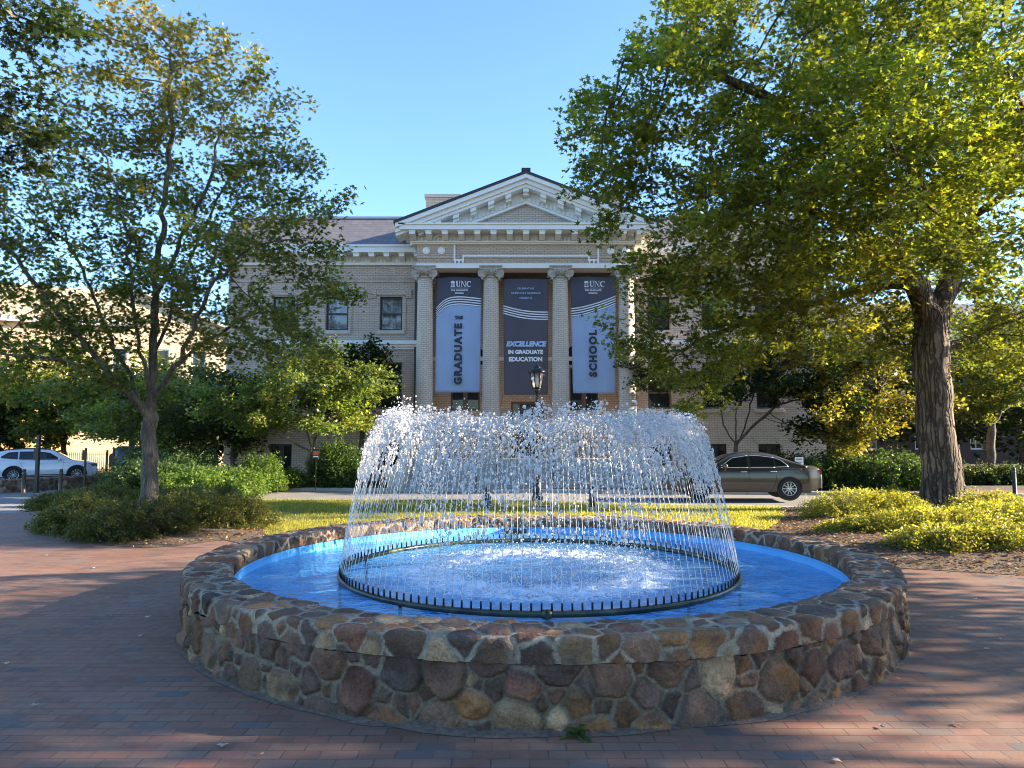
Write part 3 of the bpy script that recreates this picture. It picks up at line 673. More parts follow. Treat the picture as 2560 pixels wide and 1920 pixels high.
for side in (0, 1):
    mx = (lambda x: mirx(x)) if side else (lambda x: x)
    rg = lambda a, b: (min(mx(a), mx(b)), max(mx(a), mx(b)))
    wl = MB(); holes = []
    for a, b in wx:
        a2, b2 = rg(a, b); holes += [(a2, b2, upz0, upz1), (a2 - .03, b2 + .03, loz0, loz1), (a2, b2, baz0, baz1)]
    x0, x1 = rg(xl, xr)
    wall_holes(wl, x0, x1, ZG, zcb + .3, holes, YW, .35)
    xo = mx(xl)
    wl.quad((xo, YW, ZG), (xo, YW + 16, ZG), (xo, YW + 16, zcb + .3), (xo, YW, zcb + .3))
    wl.quad((x0, YW + 16, ZG), (x1, YW + 16, ZG), (x1, YW + 16, zcb + .3), (x0, YW + 16, zcb + .3))
    # projecting brick bands below the cornice
    for k in range(2): wl.box(x0 + .02, x1 - .02, YW - .04, YW - .003, ZP(706 - k * 9, YW), ZP(706 - k * 9, YW) + .07)
    wl.build('wall', M['brick'], hall)
    for i, (a, b) in enumerate(wx):
        a2, b2 = rg(a, b)
        ow = window(a2, b2, upz0, upz1, YW, 'sash', blind=(side == 0), glass='clear' if side == 0 else 'glass')
        surround(ow, a2, b2, upz0, upz1, YW)
        ow = window(a2 - .03, b2 + .03, loz0, loz1, YW, 'transom', fm='brownframe'); MB().box(a2 - .2, b2 + .2, YW - .03, YW - .004, loz1 + .02, loz1 + .22).build('lintel', M['brick'], ow)
        ow = window(a2, b2, baz0, baz1, YW, 'pair', sill=False)
        MB().prism([(a2 - .1, baz1 + .01), (b2 + .1, baz1 + .01), (b2 + .28, baz1 + .42), (a2 - .28, baz1 + .42)], YW - .025, YW - .004).build('lintel', M['brick'], ow)
        # white hood over the lower windows
    b0, b1 = x0 + .1, x1 - .35
    if side: b0, b1 = x0 + .35, x1 - .1
    zb_ = ZP(874, YW)
    bel.box(b0, b1, YW - .10, YW - .003, zb_, zb_ + .10).box(b0 - .04, b1 + .04, YW - .2, YW - .003, zb_ + .102, zb_ + .2).box(b0 - .08, b1 + .08, YW - .3, YW - .003, zb_ + .202, zb_ + .36)
    # cornice
    ya = YW - .66; zf0, zf1 = ZP(630, ya), ZP(617, ya); ext = .62
    c0, c1 = (x0 - ext, x1 - .2) if side == 0 else (x0 + .2, x1 + ext)
    trim.box(c0, c1, ya, YW + .3, zf0, zf1).box(c0 - .05 * (side == 0), c1 + .05 * side, ya - .06, YW + .3, zf1 + .002, zf1 + .09)
    trim.box(c0 + .35 * (side == 0), c1 - .35 * side, YW - .13, YW - .003, zcb, zcb + .13).box(c0 + .3 * (side == 0), c1 - .3 * side, YW - .09, YW - .003, zcb + .132, zf0 - .003)
    zd0 = ZP(658, YW); k = c0 + .4
    while k < c1 - .3: den.box(k, k + .085, YW - .165, YW - .092, zd0, zd0 + .17); k += .165
    k = 0
    while True:
        xk = (x1 - .35 - k * .64) if side == 0 else (x0 + .35 + k * .64); k += 1
        if xk < c0 + .1 or xk > c1 - .1: break
        blocks.append((xk, YW - .60, YW - .095, zf0 - .25, zf0 - .004))
    # mansard
    zr0, zr1 = zf1 + .1, ZP(552, YW + .9)
    rf = MB(); rf.prismx([(YW - .55, zr0), (YW + .62, zr1), (YW + 14.5, zr1), (YW + 15.5, zr0)], c0 + .5 * (side == 0), c1 - .5 * side); rf.build('roof', M['slate'], hall)
    trim2 = MB(); trim2.box(c0 + .45 * (side == 0), c1 - .45 * side, YW + .58, YW + 14.6, zr1 + .003, zr1 + .10); trim2.build('roof_coping', M['stone'], hall)
    # vent grilles
    for px in (838, 975):
        xv = mx(XP(px, YW)); v = MB(); z = ZP(688, YW)
        for i in range(4): v.box(xv - .12, xv + .12, YW - .02, YW - .002, z + i * .085, z + i * .085 + .06)
        v.build('vent', M['stone'], hall)
    xd = mx(XP(1037, YW - .2)); MB().box(xd - .07, xd + .07, YW - .16, YW - .02, ZG, zcb - .02).build('downspout', plain('brown_downspout', (.05, .035, .03), .5), hall)
    xc = mx(XP(1108, 36)); zc = ZP(494, 35)
    ch = MB().box(xc - .85, xc + .85, 35, 37.5, zr1 - .5, zc); o = ch.build('chimney', M['brick'], hall); MB().box(xc - .92, xc + .92, 34.93, 37.57, zc + .002, zc + .16).build('chimney_cap', M['stone'], o)
M['attic'] = M['brick']
# --- portico back wall
x0, x1 = xr - .001, mirx(xr) + .001
zt = ZP(612, YE)
def pr(a, b): return XP(a, YB), XP(b, YB)
dz1, dz0 = ZP(1004, YB), ZP(1150, YB - 3)
LND = ZP(1149, YB - 3.2)
hol = []
lw = [(XP(1126, YB), XP(1199, YB))]; lw.append((mirx(lw[0][1]), mirx(lw[0][0])))
lz0, lz1 = ZP(1026, YB), ZP(975, YB)
az = ZP(862, YB)
uw = [(XP(1140, YB), XP(1190, YB)), (XP(1291, YB), XP(1345, YB))]; uw.append((mirx(uw[0][1]), mirx(uw[0][0])))
uz0, uz1 = ZP(776, YB), ZP(735, YB)
dx0, dx1 = XP(1277, YB), XP(1361, YB)
for a, b in lw: hol.append((a, b, lz0, lz1 + 1.0))
for a, b in uw: hol.append((a, b, uz0, uz1))
hol.append((dx0, dx1, LND, dz1))
bw = MB(); wall_holes(bw, x0, x1, ZG, zt, hol, YB, .3)
for xe in (x0, x1): bw.quad((xe, YW, ZG), (xe, YB, ZG), (xe, YB, zt), (xe, YW, zt))
bw.build('wall', M['brick'], hall)
for a, b in lw:
    window(a, b, lz0, lz1 + 1.0, YB, 'pair', fm='brownframe')
    c = (a + b) / 2; ar = MB()
    for k in range(14):                                       # brick arch ring over the lower windows
        t0, t1 = PI * k / 14, PI * (k + 1) / 14 - .01
        ar.prism([(c + 1.0 * math.cos(t0), lz1 + 1.1 + 1.0 * math.sin(t0)), (c + 1.25 * math.cos(t0), lz1 + 1.1 + 1.25 * math.sin(t0)), (c + 1.25 * math.cos(t1), lz1 + 1.1 + 1.25 * math.sin(t1)), (c + 1.0 * math.cos(t1), lz1 + 1.1 + 1.0 * math.sin(t1))], YB - .06, YB - .004)
    ar.build('brick_arch', M['brick'], hall)
    fl = MB(); n = 20; fl.prism([(c + .98 * math.cos(PI * k / n), lz1 + 1.12 + .98 * math.sin(PI * k / n)) for k in range(n + 1)], YB - .03, YB - .005); fl.build('fanlight', M['glass'], hall)
for a, b in uw: window(a, b, uz0, uz1, YB, 'sash')
c = (dx0 + dx1) / 2; ar = MB()
for k in range(16):
    t0, t1 = PI * k / 16, PI * (k + 1) / 16 - .01; zz0 = dz1 + .55
    ar.prism([(c + 1.05 * math.cos(t0), zz0 + 1.05 * math.sin(t0)), (c + 1.32 * math.cos(t0), zz0 + 1.32 * math.sin(t0)), (c + 1.32 * math.cos(t1), zz0 + 1.32 * math.sin(t1)), (c + 1.05 * math.cos(t1), zz0 + 1.05 * math.sin(t1))], YB - .06, YB - .004)
ar.build('brick_arch', M['brick'], hall)
# door
fr = MB(); w = .1; yf = YB + .1
fr.box(dx0, dx0 + w, yf, yf + .12, LND, dz1).box(dx1 - w, dx1, yf, yf + .12, LND, dz1).box(dx0 + w, dx1 - w, yf, yf + .12, dz1 - w, dz1)
s1, s2 = dx0 + .36, dx1 - .36
fr.box(s1 - .05, s1 + .05, yf + .005, yf + .115, LND, dz1 - w).box(s2 - .05, s2 + .05, yf + .005, yf + .115, LND, dz1 - w)
door = fr.build('door', M['brownframe'], hall)
lf = MB(); lf.box(s1 + .05, s1 + .17, yf + .03, yf + .09, LND + .02, dz1 - w).box(s2 - .17, s2 - .05, yf + .03, yf + .09, LND + .02, dz1 - w).box(s1 + .17, s2 - .17, yf + .03, yf + .09, dz1 - w - .14, dz1 - w).box(s1 + .17, s2 - .17, yf + .03, yf + .09, LND + .02, LND + .3)
xm = (s1 + s2) / 2
for k in (1, 2): lf.box(s1 + .17, s2 - .17, yf + .045, yf + .075, dz1 - .24 - k * .36, dz1 - .21 - k * .36)
lf.box(xm - .015, xm + .015, yf + .046, yf + .074, LND + .3, dz1 - .24); lf.build('door_leaf', M['blackframe'], door)
MB().box(dx0 + w, dx1 - w, yf + .055, yf + .06, LND, dz1 - w).build('pane', M['glass'], door)
MB().tube([(s1 + .22, yf - .01, LND + .9), (s1 + .22, yf - .03, LND + 1.05), (s1 + .22, yf - .01, LND + 1.2)], .012).build('handle', plain('brass', (.5, .38, .18), .3, 1), door)
# belt course across the back wall and the stone sign panel over the door
bz = ZP(902, YB); bel.box(x0 + .01, x1 - .01, YB - .10, YB - .004, bz, bz + .17)
MB().box(c - .95, c + .95, YB - .035, YB - .004, ZP(962, YB), ZP(938, YB)).build('stone_panel', M['stone'], hall)
bel.build('belt_course', M['white'], hall)
# --- entablature
ex0, ex1 = XP(1038, YE), mirx(XP(1038, YE)); za0, za1 = ZP(671, YE), ZP(659, YE)
fz = MB(); fz.box(ex0, ex1, YE, YE + .72, za1 + .002, ZP(611, YE)); fz.box(ex0, ex0 + .7, YE + .72, YB - .005, za1 + .002, ZP(611, YE)).box(ex1 - .7, ex1, YE + .72, YB - .005, za1 + .002, ZP(611, YE))
for k in range(2): fz.box(ex0 + .003, ex1 - .003, YE - .035, YE - .003, ZP(652 - 6 * k, YE), ZP(652 - 6 * k, YE) + .05)
fz.build('frieze', M['brick'], hall)
trim.box(ex0 - .03, ex1 + .03, YE - .06, YE + .76, za0, za1).box(ex0 - .03, ex0 + .73, YE + .76, YB - .005, za0, za1).box(ex1 - .73, ex1 + .03, YE + .76, YB - .005, za0, za1)
MB().box(ex0 + .74, ex1 - .74, YE + .77, YB - .01, za1 - .04, za1 + .02).build('soffit', M['soffit'], hall)
# white outline moulding on the frieze and the four roundels
ml = MB(); yx = lambda px: XP(px, YE); m_ = .07
fx = lambda cx: 960 + .3075 * cx
def vbar(cx, cy0, cy1): a = yx(fx(cx)); ml.box(a - m_ / 2, a + m_ / 2, YE - .07, YE - .0355, ZP(400 + .3075 * cy1, YE), ZP(400 + .3075 * cy0, YE))
def hbar(cx0, cx1, cy): z = ZP(400 + .3075 * cy, YE); ml.box(yx(fx(cx0)) + m_ / 2 + .002, yx(fx(cx1)) - m_ / 2 - .002, YE - .069, YE - .036, z - m_ / 2, z + m_ / 2)
vbar(565, 680, 822); vbar(638, 775, 822); vbar(1676, 775, 822); vbar(1755, 680, 822); hbar(565, 638, 815); hbar(1676, 1755, 815); hbar(638, 1676, 782)
for c0 in (570, 602, 633, 1682, 1718, 1752):
    a = yx(fx(c0)); z = ZP(400 + .3075 * 833, YE); ml.prism([(a - .05, z + .06), (a + .05, z + .06), (a + .02, z - .05), (a - .02, z - .05)], YE - .068, YE - .0361)
for cx in (330, 456, 1858, 1982):
    ml.lathe([(.0, -.075), (.135, -.075), (.152, -.05), (.152, -.004)], (yx(fx(cx)), YE, ZP(400 + .3075 * 740, YE)), 28, axis='y', cap=False)
ml.build('frieze_moulding', plain('bright_white_paint', (.82, .82, .81), .5, var=.02), hall)
# horizontal cornice
ZC0 = ZP(612, YE); yf = YE - .78; hz0, hz1 = ZP(573, yf), ZP(561, yf); hx0 = XP(992, yf); hx1 = mirx(hx0)
trim.box(ex0 - .10, ex1 + .10, YE - .12, YB, ZC0, ZC0 + .11).box(ex0 - .06, ex1 + .06, YE - .08, YB, ZC0 + .112, hz0 - .003)
trim.box(hx0, hx1, yf, YB, hz0, hz1).box(hx0 - .04, hx1 + .04, yf - .05, YB, hz1 + .002, hz1 + .06)
trim.box(ex0 - .2, ex1 + .2, YE - .2, YB - .1, hz0 - .36, hz0 - .30)
zd0 = ZP(604, YE - .12); k = ex0
while k < ex1: den.box(k, k + .085, YE - .155, YE - .083, zd0, zd0 + .19); k += .165
for i in range(-7, 8): blocks.append((AX + i * .645, YE - .70, YE - .205, hz0 - .24, hz0 - .004))
# --- pediment with raking cornice
ya = YE - .80; zap = ZP(428, ya); xe0 = XP(981, ya); zev = ZP(552, ya); SL = (zap - zev) / (AX - xe0)
def rake(off, th, y0_, y1_, tgt, ext=0.0):
    """sloped bar on both sides following the rake: its top lies 'off' under the roof line"""
    xa = xe0 - ext; zl = zev - ext * SL
    for s in (0, 1):
        pl = [(xa, zl - off - th), (AX, zap - off - th), (AX, zap - off), (xa, zl - off)]
        if s: pl = [(mirx(x), z) for x, z in pl][::-1]
        tgt.prism(pl, y0_, y1_)
rd = MB(); rake(-.02, .11, ya - .06, 37, rd, .06); rd.box(AX - .18, AX + .18, ya - .062, 37, zap + .005, zap + .12); rd.build('roof', M['roofdark'], hall)
rk = MB(); rake(.095, .17, ya - .03, YE + .3, rk); rake(.27, .17, ya + .10, YE + .3, rk); rake(.445, .12, YE - .62, YE + .3, rk)
rake(.57, .42, YE - .10, YE + .3, rk, -.5)
rake(.99, .10, YE - .16, YE + .3, rk, -1.5)
tp = MB(); zb2 = hz1 + .05; xw = AX - (zap - 1.0 - zb2) / SL
tp.prism([(xw, zb2), (2 * AX - xw, zb2), (AX, zap - 1.0)], YE + .02, YE + .28); tp.build('tympanum', M['brick'], hall)
rk.prism([(xe0 + .5, hz1 + .06), (AX, zap - .6), (2 * AX - xe0 - .5, hz1 + .06)], YE + .301, YE + .4)
rk.build('raking_cornice', M['white'], hall)
rdn = [MB(), MB()]
for i in range(-6, 7):
    for s in (1,):
        rb = MB(); xk = AX + i * .70; hw = .115; zc = lambda x: zap - .50 - abs(x - AX) * SL
        for f0, f1, d0, d1 in ((0, .16, YE - .56, YE - .105), (.162, .26, YE - .42, YE - .105)):
            if i == 0:
                if s == 1: rb.prism([(xk - hw, zc(xk - hw) - .04 - f1), (xk + hw, zc(xk + hw) - .04 - f1), (xk + hw, zc(xk + hw) - .06 - f0), (xk, zc(xk) - .06 - f0), (xk - hw, zc(xk - hw) - .06 - f0)], d0, d1)
            else: rb.prism([(xk - hw, zc(xk - hw) - .06 - f1), (xk + hw, zc(xk + hw) - .06 - f1), (xk + hw, zc(xk + hw) - .06 - f0), (xk - hw, zc(xk - hw) - .06 - f0)], d0, d1)
        rb.build('rake_bracket', M['white'], hall)
k = .12
while k < (AX - xe0) - 1.5:
    for s in (-1, 1):
        a, b = AX + s * k, AX + s * (k + .09); a, b = min(a, b), max(a, b); zc = lambda x: zap - .80 - abs(x - AX) * SL
        rdn[s > 0].prism([(a, zc(a) - .17), (b, zc(b) - .17), (b, zc(b)), (a, zc(a))], YE - .155, YE - .103)
    k += .17
[q.build('rake_dentils', M['white'], hall) for q in rdn]
trim.build('cornice', M['white'], hall); den.build('dentils', M['white'], hall)
for x, y0_, y1_, z0_, z1_ in blocks:
    b = MB(); b.prismx([(y0_, z1_), (y1_, z1_), (y1_, z0_ - .05), (y1_ - .08, z0_ - .05), (y0_ + .12, z0_ + .05), (y0_, z0_ + .08)], x - .115, x + .115); b.box(x - .135, x + .135, y0_ - .02, y1_, z1_ - .05, z1_ + .001); b.build('cornice_bracket', M['white'], hall)
# brick upper walls of the central block behind the pediment
MB().box(ex0 + .02, ex1 - .02, YB + .35, YB + 14, zt - .5, hz0).build('wall', M['brick'], hall)
# --- columns
zb0, zs0, zs1 = ZP(1068, YC - .35), ZP(1058, YC - .35), ZP(692, YC - .35)
def column(x):
    R0, R1 = .355, .30; n, m = 40, 40; V = []; UV = []; Fa = []
    for j in range(m + 1):
        t = j / m; r = R0 + (R1 - R0) * t ** 1.4; z = zs0 + (zs1 - zs0) * t
        for k in range(n + 1):
            a = 2 * PI * k / n; V.append((x + r * math.cos(a), YC + r * math.sin(a), z)); UV.append((a / (2 * PI) * 2.2, z))
    for j in range(m):
        for k in range(n): p = j * (n + 1) + k; Fa.append((p, p + 1, p + n + 2, p + n + 1))
    sh = npmesh('column', np.array(V), np.array(Fa), M['brick_uv'], hall, True, uv=np.array(UV))
    MB().lathe([(.36, zs0 + .04), (.40, zs0 + .04), (.43, zs0 - .0), (.43, zs0 - .04), (.40, zs0 - .07), (.46, zs0 - .09), (.47, zs0 - .16), (.44, zs0 - .19)], (x, YC, 0), 36, cap=False).box(x - .47, x + .47, YC - .47, YC + .47, zs0 - .26, zs0 - .192).build('base', M['stone'], sh)
    cp = MB(); z = zs1
    cp.lathe([(R1 + .002, z - .03), (R1 + .045, z - .02), (R1 + .045, z + .02), (R1 + .01, z + .04), (R1 + .12, z + .2), (R1 + .12, z + .3)], (x, YC, 0), 28)
    cp.box(x - .47, x + .47, YC - .44, YC + .44, z + .40, z + .46).box(x - .42, x + .42, YC - .40, YC + .40, z + .30, z + .398)
    for sx in (-1, 1):
        for sy in (-1, 1):                                     # angled corner volutes
            cx, cyy, cz = x + sx * .355, YC + sy * .33, z + .17
            pts = []; rr = []
            for k in range(44):
                a = k / 43 * 4.6 * PI; q = .20 * (1 - k / 43) ** .85 + .018
                pts.append((cx - sx * q * math.sin(a + PI) * .95 * -1, cyy, cz + q * math.cos(a))); rr.append(.032 * (1 - .55 * k / 43))
            cp.tube(pts, rr, 6)
            cp.lathe([(.17, -.05), (.17, .05)], (cx, cyy + sy * -.02, cz), 20, axis='y').lathe([(.045, -.02), (.03, .02)], (cx, cyy + sy * .06, cz), 10, axis='y')
            cp.tube([(cx, cyy, cz - .2), (cx - sx * .03, cyy, cz - .30)], [.05, .02], 6)
    for k in range(-2, 3): cp.lathe([(.01, -.05), (.055, -.01), (.05, .05), (.01, .09)], (x + k * .11, YC - .40, z + .20 + .03 * abs(k)), 8)
    for k in range(-3, 4): cp.tube([(x + k * .055, YC - .36, z + .08), (x + k * .085, YC - .43, z + .24 + .02 * (3 - abs(k)))], [.018, .028], 5)
    cp.build('capital', M['capital'], sh)
    MB().box(x - .52, x + .52, YC - .52, YC + .52, LND - .35, zs0 - .262).build('pedestal', M['brick'], sh)
cxs = [AX - 4.10, AX - 1.41, AX + 1.41, AX + 4.10]
for x in cxs: column(x)
# --- landing, steps, cheek walls
stp = MB(); sx0, sx1 = XP(1030, 28), XP(1612, 28); zg = -.12; nst = 6; rise = (LND - zg) / nst
stp.box(sx0 - .6, sx1 + .6, 27.9, YB, zg - .3, LND)
for k in range(1, nst): stp.box(sx0, sx1, 27.9 - k * .31, 27.9 - (k - 1) * .31 - .001, zg - .3, LND - k * rise).box(sx0 + .001, sx1 - .001, 27.9 - k * .31 - .02, 27.9 - k * .31 - .0005, LND - k * rise - .045, LND - k * rise - .002)
stp.build('steps', M['granite'], hall)
for x in (sx0 - .35, sx1 + .35): MB().box(x - .33, x + .33, 26.45, 27.89, -.4, LND * .62).box(x - .38, x + .38, 26.4, 27.893, LND * .62 + .002, LND * .62 + .12).build('cheek_wall', M['stone'], hall)
for px in (1243, 1380):
    x = XP(px, 27); h = MB(); h.tube([(x, 26.42, zg), (x, 26.42, .85 + zg), (x + .02, 26.45, .9 + zg), (x + .1, 27.85, LND + .9), (x + .1, 27.9, LND + .85), (x + .1, 27.9, LND)], .024, 8); h.tube([(x + .05, 27.1, zg + .3), (x + .05, 27.1, (.9 + zg + LND + .9) / 2)], .02, 8)
    o = h.build('handrail', M['blackpaint'], hall)
# --- banners
def text_mesh(s, size, loc, parent, m, bold=0.0, rot=0, shear=0, space=1.0, name='lettering', depth=.004, align='CENTER'):
    cu = bpy.data.curves.new('t', 'FONT'); cu.body = s; cu.size = size; cu.offset = bold; cu.shear = shear; cu.space_character = space; cu.extrude = depth / 2
    cu.align_x = align; cu.align_y = 'CENTER'; cu.resolution_u = 3
    o = bpy.data.objects.new('t', cu); COL.objects.link(o); bpy.context.view_layer.update()
    me = bpy.data.meshes.new_from_object(o.evaluated_get(bpy.context.evaluated_depsgraph_get())); bpy.data.objects.remove(o)
    me.name = name; me.materials.clear(); me.transform(Matrix.Translation(loc) @ Matrix.Rotation(PI / 2, 4, 'X') @ Matrix.Rotation(rot, 4, 'Z'))
    return link(name, me, m, parent)
def cloth(name, col, alpha):
    t = NT(name); co = t.coord(); n = t.noise(t.mapping(co, (3, 3, .8)), 1.2, 4)
    c = t.mix(n, tuple(k * .88 for k in col), tuple(min(1, k * 1.1) for k in col))
    d = t.pbsdf(c, .8); tl = t.n('ShaderNodeBsdfTranslucent'); t.l(c, tl.inputs[0]); tr = t.n('ShaderNodeBsdfTransparent')
    m1 = t.n('ShaderNodeMixShader'); m1.inputs[0].default_value = .25; t.l(d, m1.inputs[1]); t.l(tl.outputs[0], m1.inputs[2])
    m2 = t.n('ShaderNodeMixShader'); m2.inputs[0].default_value = alpha; t.l(m1.outputs[0], m2.inputs[1]); t.l(tr.outputs[0], m2.inputs[2])
    return t.fin(m2.outputs[0])
M['navy'] = cloth('navy_mesh_cloth', (.12, .13, .175), .30); M['sky_blue'] = cloth('light_blue_cloth', (.46, .60, .82), .17)
M['slatecloth'] = cloth('slate_mesh_cloth', (.125, .13, .168), .30)
M['ink'] = plain('dark_ink', (.035, .04, .06), .8); M['inkw'] = plain('white_ink', (.80, .80, .82), .8, var=.02); M['inkb'] = plain('pale_blue_ink', (.42, .56, .85), .8, var=.02)
YN = YC - .05
def banner(x0t, x1t, yt, x0b, x1b, yb, label, low, wave, lowmat):
    o = empty('hanging_banner', ((XP((x0t + x1t) / 2, YN)), YN, ZP(yb, YN)), label, 'banner', 'banners hung between the columns')
    zt_, zb_ = ZP(yt, YN), ZP(yb, YN); xa, xb, xc, xd = XP(x0t, YN), XP(x1t, YN), XP(x0b, YN), XP(x1b, YN); wv = [ZP(y, YN) for y in wave]
    n, m = 28, 60
    def pt(u, z):
        t = (z - zb_) / (zt_ - zb_); a = xc + (xa - xc) * t; b = xd + (xb - xd) * t
        return Vector((a + (b - a) * u, YN + .025 * math.sin(u * 9 + z * .9) * (1 - t * .8) + .012 * math.sin(z * 5 + u * 3), z))
    def zw(u, k=0.0): # smooth wave through given heights
        return float(np.interp(u, np.linspace(0, 1, 41), np.convolve(np.pad(np.interp(np.linspace(0, 1, 41), np.linspace(0, 1, len(wv)), wv), 4, 'reflect', reflect_type='odd'), np.ones(9) / 9, 'valid'))) + k
    sp = .0495
    def part(name, zlo, zhi, mt, dy=0.0, rows=30):
        V = []; Fa = []
        for i in range(n + 1):
            u = i / n; a, b = zlo(u), zhi(u)
            for j in range(rows + 1): q = pt(u, a + (b - a) * j / rows); V.append((q.x, q.y + dy, q.z))
        for i in range(n):
            for j in range(rows): p = i * (rows + 1) + j; Fa.append((p, p + rows + 1, p + rows + 2, p + 1))
        q = npmesh(name, np.array(V), np.array(Fa), mt, o, True); md = q.modifiers.new('thick', 'SOLIDIFY'); md.thickness = .004; return q
    part('upper_cloth', lambda u: zw(u), lambda u: zt_, M['navy'] if low != 'mid' else M['slatecloth'])
    part('lower_cloth', lambda u: zb_, lambda u: zw(u) - .0005, M[lowmat])
    if low != 'mid':
        part('dark_band', lambda u: zw(u) - 0 + .0, lambda u: zw(u) + sp * 8, M['navy'], -.0055, 6)
    for k in range(4): part('white_stripe', lambda u, k=k: zw(u) + sp * (2 * k + .2), lambda u, k=k: zw(u) + sp * (2 * k + 1.15), M['inkw'], -.011, 2)
    MB().tube([(xa - .05, YN, zt_ + .01), (xb + .05, YN, zt_ + .01)], .022, 8).build('top_rod', M['blackpaint'], o)
    for s, xx, zz_ in ((-1, xa, zt_ + .01), (1, xb, zt_ + .01), (-1, xc, zb_ + .05), (1, xd, zb_ + .05)):
        MB().tube([(xx + s * .04, YN, zz_), (xx + s * .14, YN + .02, zz_ + (.04 if zz_ > zb_ + 1 else -.5)), (xx + s * .30, YN + .06, zz_ + (.09 if zz_ > zb_ + 1 else -.55))], .008, 5).build('tie_cord', M['blackpaint'], o)
    return o
K2 = lambda cx, cy_: (XP(960 + .3074 * cx, YN), ZP(640 + .3074 * cy_, YN))
def logo(o, cx):
    x, z = K2(cx + 15, 229); yy = YN - .035
    mb = MB(); h = .112
    def bar(a, b, c_, d): mb.box(a, b, yy, yy + .006, c_, d)
    # U N C in serif strokes
    u0 = x - .20
    bar(u0, u0 + .05, z - h * .5, z + h); bar(u0 + .125, u0 + .143, z - h * .5, z + h); bar(u0 - .025, u0 + .075, z + h + .001, z + h + .016); bar(u0 + .10, u0 + .168, z + h + .001, z + h + .016)
    mb.prism([(u0 + .0, z - h * .5), (u0 + .05, z - h * .5), (u0 + .065, z - h + .03), (u0 + .105, z - h + .025), (u0 + .125, z - h * .5), (u0 + .143, z - h * .5), (u0 + .12, z - h + .006), (u0 + .07, z - h - .006), (u0 + .025, z - h + .012)], yy, yy + .006)
    n0 = x + .0
    bar(n0, n0 + .016, z - h, z + h); bar(n0 + .16, n0 + .176, z - h, z + h); mb.prism([(n0 + .016, z + h), (n0 + .055, z + h), (n0 + .16, z - h), (n0 + .135, z - h)], yy - .001, yy + .005)
    bar(n0 - .025, n0 + .045, z - h - .015, z - h - .001); bar(n0 + .125, n0 + .20, z + h + .001, z + h + .015); bar(n0 - .03, n0 + .015, z + h + .001, z + h + .015)
    c0 = x + .315; pl = []
    for k in range(15): a = math.radians(48 + k * 264 / 14); pl.append((c0 + .105 * math.cos(a), z + (h + .008) * math.sin(a)))
    for k in range(15): a = math.radians(312 - k * 264 / 14); pl.append((c0 + .012 + (.072) * math.cos(a), z + (h - .02) * math.sin(a)))
    for k in range(14): mb.quad(*[(px_, yy + .003, pz_) for px_, pz_ in (pl[k], pl[k + 1], pl[28 - k], pl[29 - k])])
    bar(c0 + .06, c0 + .075, z + .04, z + h)
    # little domed well emblem: dome, entablature, columns and base
    e = x - .345
    bar(e - .09, e + .09, z - h - .01, z - h + .02); bar(e - .08, e + .08, z + .05, z + .07)
    for q in (-.07, -.03, .02, .055): bar(e + q, e + q + .017, z - h + .022, z + .048)
    mb.prism([(e - .085, z + .072)] + [(e - .085 * math.cos(PI * k / 10), z + .072 + .055 * math.sin(PI * k / 10)) for k in range(1, 10)] + [(e + .085, z + .072)], yy, yy + .006)
    mb.build('emblem', M['inkw'], o)
    xl_, zl_ = K2(cx, 262); MB().box(xl_ - .37, xl_ + .37, yy, yy + .005, zl_ - .006, zl_ + .006).build('rule', M['inkw'], o)
    for s, yy_ in (('THE GRADUATE', 281), ('SCHOOL', 304)):
        xx, zz_ = K2(cx, yy_); text_mesh(s, .088, (xx, yy, zz_), o, M['inkw'], .0035, space=1.06)
b1 = banner(1088, 1203, 693, 1087, 1199.5, 981, 'light blue banner with THE GRADUATE in dark letters, between the first two columns', 'blue', [792, 770, 763.5, 762, 763, 765, 767][0:7], 'sky_blue')
logo(b1, 607)
x, z = K2(603, 503); text_mesh('THE', .17, (x, YN - .045, z), b1, M['ink'], .012, space=1.05)
x, z = K2(602, 798); text_mesh('GRADUATE', .40, (x, YN - .045, z), b1, M['ink'], .024, rot=PI / 2, space=1.27)
b2 = banner(1257.6, 1373, 697, 1260, 1370, 987, 'dark slate banner reading EXCELLENCE IN GRADUATE EDUCATION, hung over the door', 'mid', [785, 790, 795, 798, 800, 800.5, 800.5], 'slatecloth')
for s, cx, cy_ in (('CELEBRATING', 1155, 266), ("CAROLINA'S GRADUATE", 1155, 304), ('STUDENTS', 1155, 343)):
    x, z = K2(cx, cy_); text_mesh(s, .098, (x, YN - .04, z), b2, M['inkb'], .0015, space=1.12)
x, z = K2(1154, 718); text_mesh('EXCELLENCE', .275, (x, YN - .045, z), b2, M['inkb'], .016, shear=.22, space=.97)
x, z = K2(1152, 783); text_mesh('IN GRADUATE', .215, (x, YN - .045, z), b2, M['inkw'], .012)
x, z = K2(1152, 842); text_mesh('EDUCATION', .235, (x, YN - .045, z), b2, M['inkw'], .013)
b3 = banner(1428, 1544, 692, 1433, 1540, 983, 'light blue banner with SCHOOL in dark letters, between the last two columns', 'blue', [792, 790, 786, 781, 775, 768, 760], 'sky_blue')
logo(b3, 1710)
x, z = K2(1708, 793); text_mesh('SCHOOL', .40, (x, YN - .045, z), b3, M['ink'], .024, rot=PI / 2, space=1.27)
